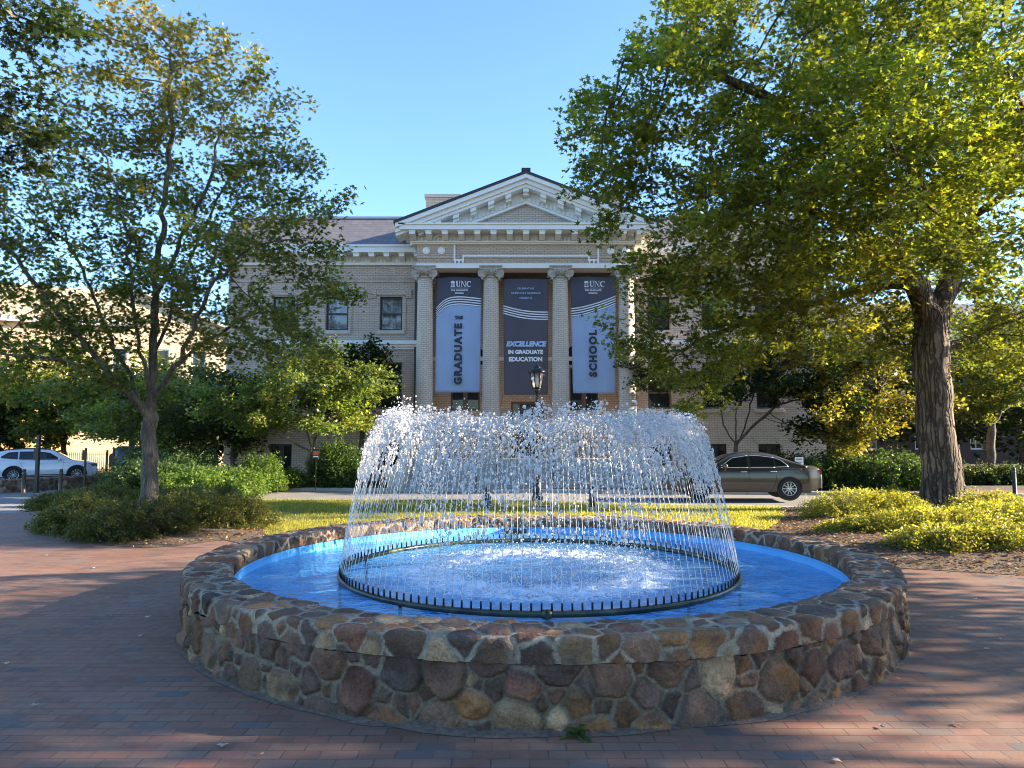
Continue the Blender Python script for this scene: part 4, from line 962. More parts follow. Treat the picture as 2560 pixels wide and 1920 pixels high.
# ------------------------------------------------------------------ foliage tools
LEAF5 = np.array([(r * math.cos(math.radians(a)), r * math.sin(math.radians(a)) + .12) for a, r in ((-90, .12), (-15, .42), (10, .24), (38, .58), (64, .25), (90, .66), (116, .25), (142, .58), (170, .24), (195, .42))])
LEAF4 = np.array([(0, -.5), (.30, 0.02), (0, .5), (-.30, 0.02)])
LEAF6 = np.array([(0, -.5), (.26, -.2), (.28, .12), (0, .55), (-.28, .12), (-.26, -.2)])
def leaves(name, C, size, cols, m, parent, r, tmpl=LEAF5, up=.9, spread=.55, bias=None, curl=.18, droop=0.0):
    """scatter leaf polygons at C (n,3)"""
    n = len(C); nrm = r.normal(0, spread, (n, 3)); nrm[:, 2] += up
    if bias is not None: nrm += bias
    nrm /= np.linalg.norm(nrm, axis=1)[:, None]
    t = r.normal(0, 1, (n, 3)); t[:, 2] -= droop; t -= nrm * (t * nrm).sum(1)[:, None]; t /= np.linalg.norm(t, axis=1)[:, None] + 1e-9
    b = np.cross(nrm, t); s = (size * r.uniform(.65, 1.25, n))[:, None, None]
    q = tmpl; cv = -curl * (q[:, 0] ** 2 + .5 * (q[:, 1]) ** 2)
    V = C[:, None, :] + s * (b[:, None, :] * q[None, :, :1] + t[:, None, :] * q[None, :, 1:2] + nrm[:, None, :] * cv[None, :, None])
    k = len(q); Fa = np.arange(n * k).reshape(n, k)
    return npmesh(name, V.reshape(-1, 3), Fa, m, parent, False, fcol=np.clip(cols, .004, .9))
def palette(r, n, cols, w, jit=.15):
    c = np.array(cols)[r.choice(len(cols), n, p=np.array(w) / sum(w))]; return c * np.exp(r.normal(0, jit, (n, 1)))
def blob_pts(r, blobs, n, clump=.55, per=14, shell=.5):
    vol = np.array([b[3] * b[4] * b[5] for b in blobs]) ** .72 * np.array([b[6] if len(b) > 6 else 1.0 for b in blobs]); vol /= vol.sum(); out = []
    nc = max(4, n // per)
    for i in r.choice(len(blobs), nc, p=vol):
        b = blobs[i]; d = r.normal(0, 1, 3); d /= np.linalg.norm(d); q = (shell + (1 - shell) * r.random()) if r.random() < .7 else r.random() ** .5
        c = np.array(b[:3]) + d * q * np.array(b[3:6]); p = r.normal(0, 1, (per, 3)) * np.array([clump, clump, clump * .38]); out.append(c + p)
    return np.vstack(out)
def grow(r, lines, A, D=.28, di=3.2, dk=.42, iters=160):
    pos = []; par = []; idx = {}
    for L in lines:
        prev = -1
        pts = [np.array(p, float) for p in L]
        if pos:
            dist = np.linalg.norm(np.array(pos) - pts[0], axis=1); prev = int(dist.argmin()); pts[0] = pos[prev]
        else: pos.append(pts[0]); par.append(-1); prev = 0
        for a, b in zip(pts[:-1], pts[1:]):
            k = max(1, int(np.linalg.norm(b - a) / D))
            for j in range(1, k + 1): pos.append(a + (b - a) * j / k + r.normal(0, .025, 3)); par.append(prev); prev = len(pos) - 1
    n0 = len(pos)
    pos = np.array(pos); par = list(par); near = np.full(len(A), 1e9); ni = np.zeros(len(A), int); done = 0; cnt = {}; alive = np.ones(len(A), bool)
    for it in range(iters):
        for k in range(done, len(pos)):
            d = np.linalg.norm(A - pos[k], axis=1); u = d < near; near[u] = d[u]; ni[u] = k
        done = len(pos); alive &= near > dk
        act = alive & (near < di)
        if not act.any():
            if alive.any() and di < 8: di *= 1.5; continue
            break
        v = A[act] - pos[ni[act]]; v /= np.linalg.norm(v, axis=1)[:, None]
        acc = np.zeros((len(pos), 3)); np.add.at(acc, ni[act], v); ks = np.unique(ni[act]); new = []
        for k in ks:
            d = acc[k]; l = np.linalg.norm(d)
            if l < 1e-6: continue
            d = d / l + r.normal(0, .10, 3); d /= np.linalg.norm(d); q = pos[k] + d * D
            if cnt.get(int(k), 0) >= 3 or np.min(np.linalg.norm(pos - q, axis=1)) < .45 * D: alive[act & (ni == k)] = False; continue
            cnt[int(k)] = cnt.get(int(k), 0) + 1; new.append(q); par.append(int(k))
        if not new: continue
        pos = np.vstack([pos, new])
    return pos, np.array(par), n0
def tree(name, label, cat, base, lines, R, blobs, nattr, nleaf, lsize, pal, bark, seed, group=None, D=.28, tip=.006, dk=.42, clump=.55, tmpl=LEAF5, lspread=.17, flare=.5, toph=None, leafmat='leaf', per=14, shell=.5, droop=.3, up=.9, ridge=.06):
    r = np.random.default_rng(seed); root = empty(name, base, label, cat, group)
    A = blob_pts(r, blobs, nattr, clump, per, shell); pos, par, n0 = grow(r, lines, A, D, dk=dk)
    n = len(pos); w = np.zeros(n); kids = [[] for _ in range(n)]
    for k in range(n):
        if par[k] >= 0: kids[par[k]].append(k)
    for k in range(n - 1, -1, -1):
        if not kids[k]: w[k] = 1
        if par[k] >= 0: w[par[k]] += w[k]
    p = math.log(R / tip) / math.log(max(w[0], 2)); rad = tip * w ** p; zb = base[2]
    rad *= 1 + flare * np.exp(-np.maximum(pos[:, 2] - zb, 0) / .38)
    V, Fa = [], []; stack = [(0, -1)]
    while stack:
        k, pr = stack.pop(); ch = [k] if pr < 0 else [pr, k]
        while kids[ch[-1]]:
            c = sorted(kids[ch[-1]], key=lambda q: -w[q])
            for q in c[1:]: stack.append((q, ch[-1]))
            ch.append(c[0])
        pts = pos[ch]; rr = rad[ch].copy()
        if pr >= 0: rr[0] = rr[1]
        rr = np.minimum.accumulate(rr) if pr >= 0 else rr
        ns = 20 if rr[0] > .2 else 10 if rr[0] > .06 else 6 if rr[0] > .02 else 4
        i0 = len(V); nrm = None; m = len(pts)
        for j in range(m):
            d = pts[min(j + 1, m - 1)] - pts[max(j - 1, 0)]; d /= np.linalg.norm(d) + 1e-9
            if nrm is None: nrm = np.cross(d, [.3, 1, .2]); nrm /= np.linalg.norm(nrm)
            else: nrm = nrm - d * d.dot(nrm); nrm /= np.linalg.norm(nrm) + 1e-9
            b = np.cross(d, nrm)
            for q in range(ns):
                a = 2 * PI * q / ns; x = rr[j]
                if ns == 20: x *= 1 + ridge * math.sin(q * PI / 10 * 5 + .7 * pts[j][2]) + ridge * 1.3 * math.sin(a * 3 + 1.1 + .5 * pts[j][2]) + (.25 * math.exp(-max(pts[j][2] - zb, 0) / .3)) * max(0, math.sin(a * 4 + seed))
                V.append(pts[j] + (nrm * math.cos(a) + b * math.sin(a)) * x)
        for j in range(m - 1):
            for q in range(ns): q2 = (q + 1) % ns; Fa.append((i0 + j * ns + q, i0 + j * ns + q2, i0 + (j + 1) * ns + q2, i0 + (j + 1) * ns + q))
    npmesh('trunk', np.array(V), np.array(Fa), M[bark], root, True)
    tw = np.where((w <= 4) & (np.arange(n) >= n0 * .5))[0]; pick = r.choice(tw, nleaf)
    C = pos[pick] + r.normal(0, lspread, (nleaf, 3)) * np.array([1, 1, .75]); cc = palette(r, nleaf, pal[0], pal[1])
    cl = np.clip(1 + .42 * vn(C, .7, seed) + .28 * vn(C, 2.0, seed + 1), .4, 1.8)[:, None] * np.stack([1 + .25 * np.maximum(vn(C, .45, seed + 7), 0), np.ones(len(C)), np.ones(len(C))], -1)  # leaf tone in clumps: sunlit yellow-green and dark crown areas painted into the colour
    cc = cc * cl
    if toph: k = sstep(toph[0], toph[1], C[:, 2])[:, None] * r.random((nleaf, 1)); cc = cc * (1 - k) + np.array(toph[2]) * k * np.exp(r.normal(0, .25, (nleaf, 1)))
    leaves('crown', C, lsize, cc, M[leafmat], root, r, tmpl, up=up, droop=droop)
    return root
def L3(*a): return [tuple(P(*q)) for q in a]
def B3(px, py, Y, rx, ry, rz, w=1.0): q = P(px, py, Y); return (q.x, q.y, q.z, rx, ry, rz, w)
GREEN = ([(.10, .13, .020), (.14, .16, .024), (.06, .085, .020), (.18, .18, .03), (.20, .14, .03)], [4, 4, 2.4, .9, .05])
OLIVE = ([(.085, .12, .028), (.115, .14, .032), (.15, .15, .036), (.19, .14, .04), (.05, .078, .024)], [4, 3, 1.4, .4, 3])
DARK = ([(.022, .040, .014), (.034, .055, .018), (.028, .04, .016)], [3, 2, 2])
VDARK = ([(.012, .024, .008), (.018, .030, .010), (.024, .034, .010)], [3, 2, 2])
GOLD = ([(.15, .135, .03), (.11, .115, .028), (.20, .14, .032), (.075, .09, .024), (.12, .08, .028)], [4, 4, 1.2, 3, .6])
PALEG = ([(.105, .15, .045), (.145, .18, .052), (.08, .12, .034), (.20, .165, .055), (.055, .085, .028)], [4, 3, 3, .5, 2])
# ---- large maple left
bl = P(372, 1240, 15.5); bl.z = float(g(bl.x, bl.y)) + .05
tree('maple_tree', 'slender grey maple with open crown gold at the top, left of the fountain', 'tree', tuple(bl),
     [[tuple(bl), *L3((370, 1180, 15.5), (371, 1110, 15.5), (374, 1050, 15.5), (378, 985, 15.5), (382, 900, 15.5), (386, 760, 15.5), (405, 560, 15.4), (430, 330, 15.3), (425, 120, 15.3))],
      L3((374, 1050, 15.5), (345, 1010, 15.2), (300, 965, 14.8), (235, 930, 14.3), (130, 895, 13.8), (20, 880, 13.4)),
      L3((300, 965, 14.8), (240, 890, 14.6), (160, 800, 14.4), (80, 700, 14.2), (10, 610, 14)),
      L3((345, 1010, 15.2), (320, 930, 16), (270, 830, 16.6), (215, 700, 17), (150, 560, 17.2)),
      L3((378, 985, 15.5), (350, 880, 15), (335, 760, 14.6), (320, 600, 14.3), (270, 400, 14)),
      L3((376, 1020, 15.5), (410, 960, 15.3), (450, 900, 15), (490, 800, 14.6), (540, 700, 14.2), (640, 610, 13.9)),
      L3((450, 900, 15), (520, 850, 15.6), (620, 790, 16.2), (740, 760, 16.6)),
      L3((382, 900, 15.5), (420, 800, 16), (470, 660, 16.5), (540, 500, 16.8), (620, 390, 17)),
      L3((386, 760, 15.5), (440, 620, 15), (520, 460, 14.7), (560, 300, 14.5))],
     0.15, [B3(440, 110, 15.4, 1.35, 1.4, 1.0), B3(330, 170, 15, 1.2, 1.3, .9), B3(560, 190, 15.2, 1.1, 1.2, .9), B3(600, 330, 15.8, 1.3, 1.4, 1.0), B3(270, 320, 15, 1.4, 1.4, .9), B3(430, 400, 15.4, 2.0, 2.0, 1.2), B3(740, 330, 15.4, .75, .9, .7), B3(690, 470, 15.5, 1.2, 1.4, .9),
            B3(180, 480, 15.5, 1.7, 1.8, 1.1), B3(40, 480, 15.0, 1.1, 1.4, 1.2), B3(60, 680, 14.2, 1.5, 1.6, 1.2), B3(230, 650, 15.5, 1.7, 2.0, 1.1), B3(480, 620, 15.2, 1.9, 2.0, 1.0), B3(700, 640, 14.6, 1.5, 1.5, .9), B3(800, 500, 14.8, .55, .8, .5), B3(640, 800, 15.4, 1.6, 1.8, .6), B3(820, 720, 15.4, .8, 1.0, .4), B3(130, 870, 14, 1.6, 1.5, .7), B3(480, 880, 15, 1.3, 1.4, .5), B3(290, 800, 15, 1.3, 1.4, .6), B3(-60, 560, 14.5, 1.6, 1.6, 1.4), B3(-80, 780, 14, 1.6, 1.6, 1.0), B3(30, 300, 15, .9, 1, .8), B3(720, 870, 15.4, 1.3, 1.4, .4), B3(880, 760, 15.6, .6, .8, .25), B3(350, 930, 14.6, 1.6, 1.4, .4), B3(60, 960, 13.8, 1.3, 1.2, .4), B3(560, 720, 14.6, 1.4, 1.4, .7), B3(90, 800, 14.6, 1.5, 1.5, .8), B3(330, 740, 14.8, 1.5, 1.5, .7), B3(450, 780, 15.6, 1.4, 1.5, .7), B3(200, 900, 14.6, 1.5, 1.3, .5)],
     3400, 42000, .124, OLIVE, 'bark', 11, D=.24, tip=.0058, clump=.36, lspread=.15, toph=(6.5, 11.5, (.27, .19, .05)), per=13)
# ---- large maple right
br = P(2362, 1268, 18); br.z = float(g(br.x, br.y)) + .05
tree('maple_tree', 'big broad green maple with a thick furrowed trunk, right of the fountain', 'tree', tuple(br),
     [[tuple(br), *L3((2356, 1180, 18), (2346, 1080, 18), (2337, 960, 18), (2330, 870, 18), (2333, 795, 18), (2375, 700, 18.1), (2415, 560, 18.2), (2440, 380, 18), (2450, 150, 18), (2430, -150, 18))],
      L3((2333, 795, 18), (2292, 720, 17.8), (2245, 640, 17.3), (2150, 570, 16.8), (2000, 520, 16), (1830, 480, 15.3)),
      L3((2245, 640, 17.3), (2205, 500, 17), (2090, 350, 16.5), (1900, 230, 16), (1700, 160, 15.6), (1560, 150, 15.4)),
      L3((2415, 560, 18.2), (2530, 470, 17), (2680, 380, 15.5)),
      L3((2330, 870, 18), (2400, 862, 19), (2480, 820, 20), (2620, 760, 21)),
      L3((2292, 720, 17.8), (2180, 715, 19), (2050, 750, 20), (1900, 790, 20.5), (1750, 850, 20.5)),
      L3((2375, 700, 18.1), (2350, 560, 16), (2280, 420, 13.5), (2200, 330, 11.8)),
      L3((2440, 380, 18), (2300, 200, 19.5), (2100, 60, 20), (1900, -60, 20)),
      L3((2530, 470, 17), (2560, 300, 14), (2520, 150, 12))],
     .40, [B3(1760, 330, 16, 2.8, 2.6, 1.4), B3(1600, 190, 15.5, 1.5, 1.5, 1.0), B3(1530, 400, 15.6, .9, .9, .7), B3(1900, 120, 16.5, 3.0, 3, 1.9), B3(2050, 330, 16, 2.6, 2.6, 1.7), B3(2280, 130, 16, 3.6, 3.6, 2.4), B3(2300, -200, 17, 5, 5, 2.6, .35), B3(1850, -100, 17.5, 3, 3.4, 1.6, .5),
          B3(1800, 570, 15.5, 2.3, 2.2, 1.1), B3(1600, 620, 15.6, 1.2, 1.4, .7), B3(1690, 760, 18.5, 1.7, 1.8, 1.2), B3(1700, 960, 19, 1.25, 1.4, .8), B3(1640, 860, 18.8, .9, 1.2, .8), B3(1880, 760, 19.5, 2.0, 1.8, .9), B3(2050, 590, 16, 2.2, 2.2, 1.2), B3(2300, 470, 13.5, 1.9, 2.0, 1.4), B3(2460, 600, 13.5, 1.5, 1.8, 1.3), B3(2500, 300, 13.5, 2.0, 2.4, 2.0),
          B3(2520, 810, 20.5, 1.7, 1.8, 1.0), B3(2440, 730, 20, 1.3, 1.5, .8), B3(2180, 700, 18.5, 1.2, 1.4, .6), B3(2900, 250, 18, 4, 5, 4, .35), B3(2200, 560, 19.5, 2.5, 2.5, 1.5), B3(1960, 820, 19.5, 1.7, 1.6, .8), B3(1800, 870, 18.8, 1.5, 1.6, .8), B3(1620, 780, 18.5, .9, 1.2, .7), B3(2480, 790, 19.5, 1.3, 1.5, .9), B3(2150, 620, 15, 1.8, 1.8, 1.0), B3(2000, 700, 18, 2.0, 1.8, 1.0), B3(2560, 850, 19, 1.0, 1.3, .7), B3(1900, 650, 16.5, 2.2, 2.0, 1.0, 1.4), B3(1750, 680, 17, 1.6, 1.6, .9, 1.4), B3(2080, 850, 19, 1.3, 1.4, .7, 1.2), B3(1560, 540, 15.2, .9, 1.1, .6), B3(1500, 300, 15.3, .7, .8, .6), B3(1480, 130, 15.5, .8, .9, .7), B3(2230, 300, 14, 2.2, 2.2, 1.7), B3(1950, 480, 15.5, 2.4, 2.2, 1.3, 1.3)],
     8200, 138000, .15, GREEN, 'barkbig', 23, D=.30, tip=.007, clump=.42, per=18, flare=.45, lspread=.17, ridge=.085)
# ---- tree off to the left whose dark branch tips enter the top left corner
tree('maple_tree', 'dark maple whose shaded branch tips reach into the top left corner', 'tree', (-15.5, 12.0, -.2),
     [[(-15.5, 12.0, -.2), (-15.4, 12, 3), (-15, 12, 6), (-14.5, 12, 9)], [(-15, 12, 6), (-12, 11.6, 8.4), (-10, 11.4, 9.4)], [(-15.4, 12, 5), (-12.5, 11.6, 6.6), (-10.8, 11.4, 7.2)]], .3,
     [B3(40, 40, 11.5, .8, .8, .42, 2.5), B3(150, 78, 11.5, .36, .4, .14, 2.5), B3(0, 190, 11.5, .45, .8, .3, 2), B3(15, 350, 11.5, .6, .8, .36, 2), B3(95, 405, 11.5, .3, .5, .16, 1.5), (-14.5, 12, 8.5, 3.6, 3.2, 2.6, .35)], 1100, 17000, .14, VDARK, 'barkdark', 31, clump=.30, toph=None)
# ---- shade trees out of frame to the right
tree('maple_tree', 'tall leafy maple standing right of the plaza, outside the photo, shading the fountain', 'tree', (16.5, 4.0, 0), [[(16.5, 4, 0), (16.4, 4, 2.5), (16.5, 4, 6), (16.6, 4, 9)]], .35,
     [(15.5, 4.2, 5.6, 4.6, 4.6, 3.4), (16.5, 4.0, 9, 4, 4.4, 2.6), (15.0, 7.4, 4.6, 3, 2.3, 2.6)], 1000, 32000, .17, GREEN, 'barkbig', 41, tmpl=LEAF6, clump=.7, lspread=.3)
tree('maple_tree', 'second leafy maple right of the plaza, outside the photo, nearer to the viewer', 'tree', (18, -5.5, 0), [[(18, -5.5, 0), (18, -5.5, 2.5), (18, -5.4, 6), (18, -5.4, 9)]], .35,
     [(17.5, -5.2, 5.6, 5, 5.2, 3.6), (18, -5.0, 9.4, 4.2, 4.6, 2.6)], 800, 24000, .18, GREEN, 'barkbig', 43, tmpl=LEAF6, clump=.8, lspread=.32)
# ---- smaller trees before the hall
def small(label, base, lines, R, blobs, na, nl, ls, pal, bark, seed, name='dogwood_tree', **kw):
    kw = {**dict(D=.22, tip=.005, clump=.4, tmpl=LEAF6, lspread=.16, flare=.2), **kw}
    return tree(name, label, 'tree', base, [[base, *lines[0]]] + lines[1:], R, blobs, na, nl, ls, pal, bark, seed, **kw)
b = P(775, 1205, 26.8); b.z = -.12
small('sunlit pale green dogwood with forked stems before the left wing of the hall', tuple(b), [L3((775, 1165, 26.8), (776, 1130, 26.8)), L3((776, 1130, 26.8), (730, 1105, 26.6), (690, 1080, 26.5), (650, 1060, 26.3)), L3((776, 1130, 26.8), (770, 1080, 26.5), (745, 1040, 26.4)), L3((776, 1130, 26.8), (800, 1070, 27), (850, 1030, 27.2))], .09,
      [B3(760, 960, 26.6, 2.2, 1.5, 1.0), B3(880, 960, 26.8, 1.2, 1.3, 1.3), B3(640, 1010, 26.3, 1.1, 1.2, .8), B3(860, 1040, 26.7, 1.0, 1.2, .6), B3(700, 1060, 26.4, .9, 1.0, .35), B3(780, 900, 26.6, 1.3, 1.3, .6), B3(620, 1075, 26.2, .9, .9, .45), B3(890, 1070, 26.8, .8, .9, .4), B3(560, 1010, 26.4, .9, 1, .6)], 1100, 20000, .13, PALEG, 'bark', 51)
b = P(905, 1200, 29.2); b.z = -.1
small('dark evergreen magnolia pressed against the hall left of the columns', tuple(b), [L3((905, 1100, 29.2), (900, 900, 29.2))], .10, [B3(890, 905, 29.3, 1.1, .8, .75), B3(850, 990, 29.3, 1.3, .8, 1.2)], 300, 5500, .17, DARK, 'barkdark', 53, name='magnolia_tree', flare=0)
# understory band at the left
b = P(160, 1180, 47); b.z = -.6
small('wide golden green understory tree behind the white car at the left', tuple(b), [L3((160, 1120, 47), (165, 1080, 47)), L3((165, 1080, 47), (80, 1010, 46)), L3((165, 1080, 47), (260, 1010, 47))], .16, [B3(120, 1000, 46, 3.4, 2.5, 1.5), B3(250, 1020, 47, 3.4, 2.5, 1.5), B3(180, 1080, 45, 3.2, 2, .9), B3(330, 1040, 47, 2.6, 2, 1.3)], 900, 16000, .22, PALEG, 'barkdark', 55, clump=.5, lspread=.22)
b = P(420, 1200, 31); b.z = -.4
small('shaded olive tree with low spreading boughs behind the slender maple trunk', tuple(b), [L3((420, 1120, 31), (425, 1080, 31)), L3((425, 1080, 31), (340, 1030, 30.5)), L3((425, 1080, 31), (520, 1000, 30.5))], .12, [B3(420, 1010, 30.5, 2.5, 2, 1.1), B3(540, 1000, 30, 1.8, 1.6, 1.1), B3(340, 1070, 30.5, 2, 1.6, .7), B3(470, 1090, 30.5, 1.6, 1.4, .6)], 800, 13000, .16, OLIVE, 'barkdark', 57, clump=.5, lspread=.22)
b = P(330, 1190, 38); b.z = -.5
small('broad olive tree behind the tall hedge, between the green car and the hall', tuple(b), [L3((330, 1120, 38), (332, 1060, 38)), L3((332, 1060, 38), (240, 990, 37)), L3((332, 1060, 38), (430, 980, 37))], .15, [B3(260, 980, 37, 3.0, 2.2, 1.5), B3(430, 960, 37, 2.8, 2.2, 1.6), B3(340, 1050, 36.5, 2.8, 2, 1.0), B3(520, 1030, 35, 2.0, 1.8, 1.6)], 900, 16000, .19, OLIVE, 'barkdark', 58, clump=.55, lspread=.25)
b = P(585, 1190, 30); b.z = -.3
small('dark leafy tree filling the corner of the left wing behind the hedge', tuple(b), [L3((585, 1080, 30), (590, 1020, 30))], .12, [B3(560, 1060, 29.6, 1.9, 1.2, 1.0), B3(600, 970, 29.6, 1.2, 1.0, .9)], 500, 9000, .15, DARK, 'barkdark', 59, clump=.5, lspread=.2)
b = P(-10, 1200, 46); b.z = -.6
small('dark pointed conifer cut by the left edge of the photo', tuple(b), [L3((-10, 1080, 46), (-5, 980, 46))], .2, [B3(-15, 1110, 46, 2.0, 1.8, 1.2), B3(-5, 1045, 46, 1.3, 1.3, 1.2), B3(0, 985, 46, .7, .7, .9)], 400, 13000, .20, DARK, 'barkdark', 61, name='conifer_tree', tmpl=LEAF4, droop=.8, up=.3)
# right side
b = P(1845, 1140, 27.4); b.z = -.1
small('dark many stemmed dogwood before the right wing of the hall', tuple(b), [L3((1840, 1120, 27.4)), L3((1840, 1120, 27.4), (1810, 1060, 27.3), (1795, 1000, 27.2)), L3((1840, 1120, 27.4), (1840, 1040, 27.2), (1860, 960, 27)), L3((1842, 1110, 27.4), (1885, 1060, 27.4), (1950, 1010, 27.4)), L3((1840, 1120, 27.4), (1870, 1040, 27.8), (1890, 960, 28))], .085,
      [B3(1840, 940, 27.2, 1.8, 1.3, .7), B3(1980, 960, 27.2, 1.7, 1.3, .8), B3(1640, 930, 28.6, 1.0, .8, .8), B3(2090, 900, 28, 1.2, 1, .8), B3(1950, 890, 27.2, 2, 1.3, .9), B3(2080, 1000, 27, 1.5, 1.2, 1.0), B3(1740, 960, 27.6, 1.1, 1, .7), B3(2030, 1070, 27, 1.2, 1.0, .6)], 1100, 19000, .14, DARK, 'barkdark', 63)
b = P(2150, 1210, 27.5); b.z = -.1
small('golden leaved tree between the hall and the big right maple', tuple(b), [L3((2150, 1120, 27.5), (2150, 1060, 27.5)), L3((2150, 1060, 27.5), (2090, 960, 27)), L3((2150, 1060, 27.5), (2220, 940, 27.5))], .11, [B3(2200, 860, 27, 1.7, 1.6, 1.4), B3(2130, 960, 26.6, 1.8, 1.5, 1.2), B3(2230, 1010, 26.6, 1.6, 1.4, 1.2), B3(2090, 1060, 26.2, 1.6, 1.2, .8), B3(2240, 780, 27.5, 1.0, 1.0, .7)], 1000, 15000, .14, GOLD, 'barkdark', 65)
b = P(2477, 1170, 30); b.z = -.1
small('small bare stemmed tree with an orange brown trunk at the right edge', tuple(b), [L3((2477, 1110, 30), (2480, 1075, 30)), L3((2480, 1075, 30), (2440, 1030, 30), (2400, 1010, 30)), L3((2480, 1075, 30), (2465, 1020, 30), (2440, 960, 30)), L3((2480, 1075, 30), (2500, 1030, 30), (2550, 990, 30)), L3((2465, 1085, 30), (2420, 1060, 30), (2390, 1040, 29.6))], .17, [B3(2460, 950, 30, 2.3, 2, 1.0), B3(2560, 930, 30, 2, 2, 1.2), B3(2400, 1020, 30, 1.0, 1.2, .5)], 800, 11000, .15, OLIVE, 'bark', 67, flare=.15)
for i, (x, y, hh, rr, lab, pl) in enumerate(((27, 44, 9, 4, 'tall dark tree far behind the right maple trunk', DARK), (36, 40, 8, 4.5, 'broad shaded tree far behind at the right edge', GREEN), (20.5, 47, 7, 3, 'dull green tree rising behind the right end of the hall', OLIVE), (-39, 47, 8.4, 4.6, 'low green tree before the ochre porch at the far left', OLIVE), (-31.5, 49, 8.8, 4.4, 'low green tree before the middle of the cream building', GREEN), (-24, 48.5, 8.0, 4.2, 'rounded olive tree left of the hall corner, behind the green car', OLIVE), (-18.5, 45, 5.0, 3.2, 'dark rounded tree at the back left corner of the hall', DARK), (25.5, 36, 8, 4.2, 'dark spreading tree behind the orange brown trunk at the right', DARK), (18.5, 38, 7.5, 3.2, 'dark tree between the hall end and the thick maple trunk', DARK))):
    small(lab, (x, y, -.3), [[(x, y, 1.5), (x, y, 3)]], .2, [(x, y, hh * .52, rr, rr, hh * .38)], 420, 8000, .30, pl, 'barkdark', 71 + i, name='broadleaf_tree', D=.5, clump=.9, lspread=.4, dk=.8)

# ------------------------------------------------------------------ shrubs
def shrub(label, c, rx, ry, h, nst, per, lsize, pal, seed, name='shrub', tmpl=LEAF4, sprig=.18, arch=.35, boxy=0.0, group=None, up=.6):
    r = np.random.default_rng(seed); zg = float(g(c[0], c[1])); root = empty(name, (c[0], c[1], zg), label, 'shrub', group)
    d = r.normal(0, 1, (nst, 3)); d[:, 2] = np.abs(d[:, 2]) * .9; d /= np.linalg.norm(d, axis=1)[:, None]
    if boxy: d = np.sign(d) * np.abs(d) ** (1 - boxy)
    q = np.where(r.random(nst) < .75, r.uniform(.85, 1.0, nst), r.uniform(.35, .9, nst))
    tip = d * q[:, None] * np.array([rx, ry, h]) ; lump = 1 + sprig * vn(np.c_[d[:, :2] * 2.4, d[:, 2:] * 2.4], 1.0, seed) + r.normal(0, .05, nst) + (r.random(nst) < .05) * r.uniform(.1, .3, nst)
    tip = tip * lump[:, None]; tip[:, 2] = np.maximum(tip[:, 2], .04)
    base = tip * np.array([.45, .45, 0]) + r.normal(0, .05, (nst, 3)) * np.array([1, 1, 0]); mid = (base + tip) / 2; mid[:, 2] = np.maximum(tip[:, 2] * (.75 + arch), .1)
    t = r.uniform(.30, 1.02, (nst, per)); b = lambda t: ((1 - t) ** 2)[..., None] * base[:, None] + (2 * t * (1 - t))[..., None] * mid[:, None] + (t ** 2)[..., None] * tip[:, None]
    C = (b(t) + r.normal(0, lsize * .7, (nst, per, 3))).reshape(-1, 3); C[:, 2] = np.maximum(C[:, 2], .02)
    C += np.array([c[0], c[1], zg])
    cc = palette(r, len(C), pal[0], pal[1]); cc *= np.clip(1 + .35 * vn(C, 1.6, seed) + .2 * vn(C, 5, seed), .5, 1.7)[:, None]
    leaves('foliage', C, lsize, cc, M['leaf'], root, r, tmpl, up=up, spread=.7)
    V, Fa = [], []; ns = min(nst, 160); ts = np.linspace(0, 1, 5)
    Bp = b(np.repeat(ts[None], nst, 0))[:ns]
    for i in range(ns):
        i0 = len(V)
        for j in range(5):
            for k in range(3): a = 2 * PI * k / 3; V.append(Bp[i, j] + np.array([math.cos(a), math.sin(a), 0]) * (.007 - .001 * j) + np.array([c[0], c[1], zg]))
        for j in range(4):
            for k in range(3): Fa.append((i0 + j * 3 + k, i0 + j * 3 + (k + 1) % 3, i0 + (j + 1) * 3 + (k + 1) % 3, i0 + (j + 1) * 3 + k))
    npmesh('stems', np.array(V), np.array(Fa), M['barkdark'], root)
    return root
SHL = ([(.06, .075, .020), (.085, .09, .024), (.12, .10, .028), (.05, .06, .018), (.19, .13, .045)], [4, 3, 1.5, 3, .6])
SHR = ([(.19, .19, .035), (.25, .23, .042), (.14, .16, .03), (.27, .18, .06), (.085, .11, .028)], [4, 3, 3, .8, 2])
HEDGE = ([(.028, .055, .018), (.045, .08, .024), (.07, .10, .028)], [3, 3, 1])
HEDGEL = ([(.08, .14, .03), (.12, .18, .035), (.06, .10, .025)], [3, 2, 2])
for i, (px, py, rx, ry, h, lab) in enumerate((
    (205, 1325, 1.0, .9, .62, 'bronze tinged low shrub spilling over the paving edge, leftmost under the slender maple'),
    (330, 1345, 1.15, .9, .66, 'low arching olive shrub at the front of the left bed'),
    (250, 1285, 1.1, 1.0, .70, 'yellowing low shrub just left of the slender maple trunk'),
    (470, 1325, 1.15, .9, .72, 'dark low shrub at the front right of the left bed, beside the fountain path'),
    (430, 1285, 1.1, 1.0, .66, 'low shrub hugging the foot of the slender maple trunk'),
    (570, 1320, .95, .9, .62, 'dark green shrub at the right end of the left bed, touching the lawn'),
    (520, 1275, 1.1, 1.0, .60, 'loose low shrub behind the dark one, between maple trunk and lawn'),
    (150, 1275, .9, .8, .45, 'thin sprawling shrub with twigs over the pale pavement at far left'))):
    q = gnd(px, py); shrub(lab, (q.x, q.y), rx, ry, h, 560, 38, .042, SHL, 200 + i, name='spreading_shrub', group='low shrubs under the left maple', arch=.45)
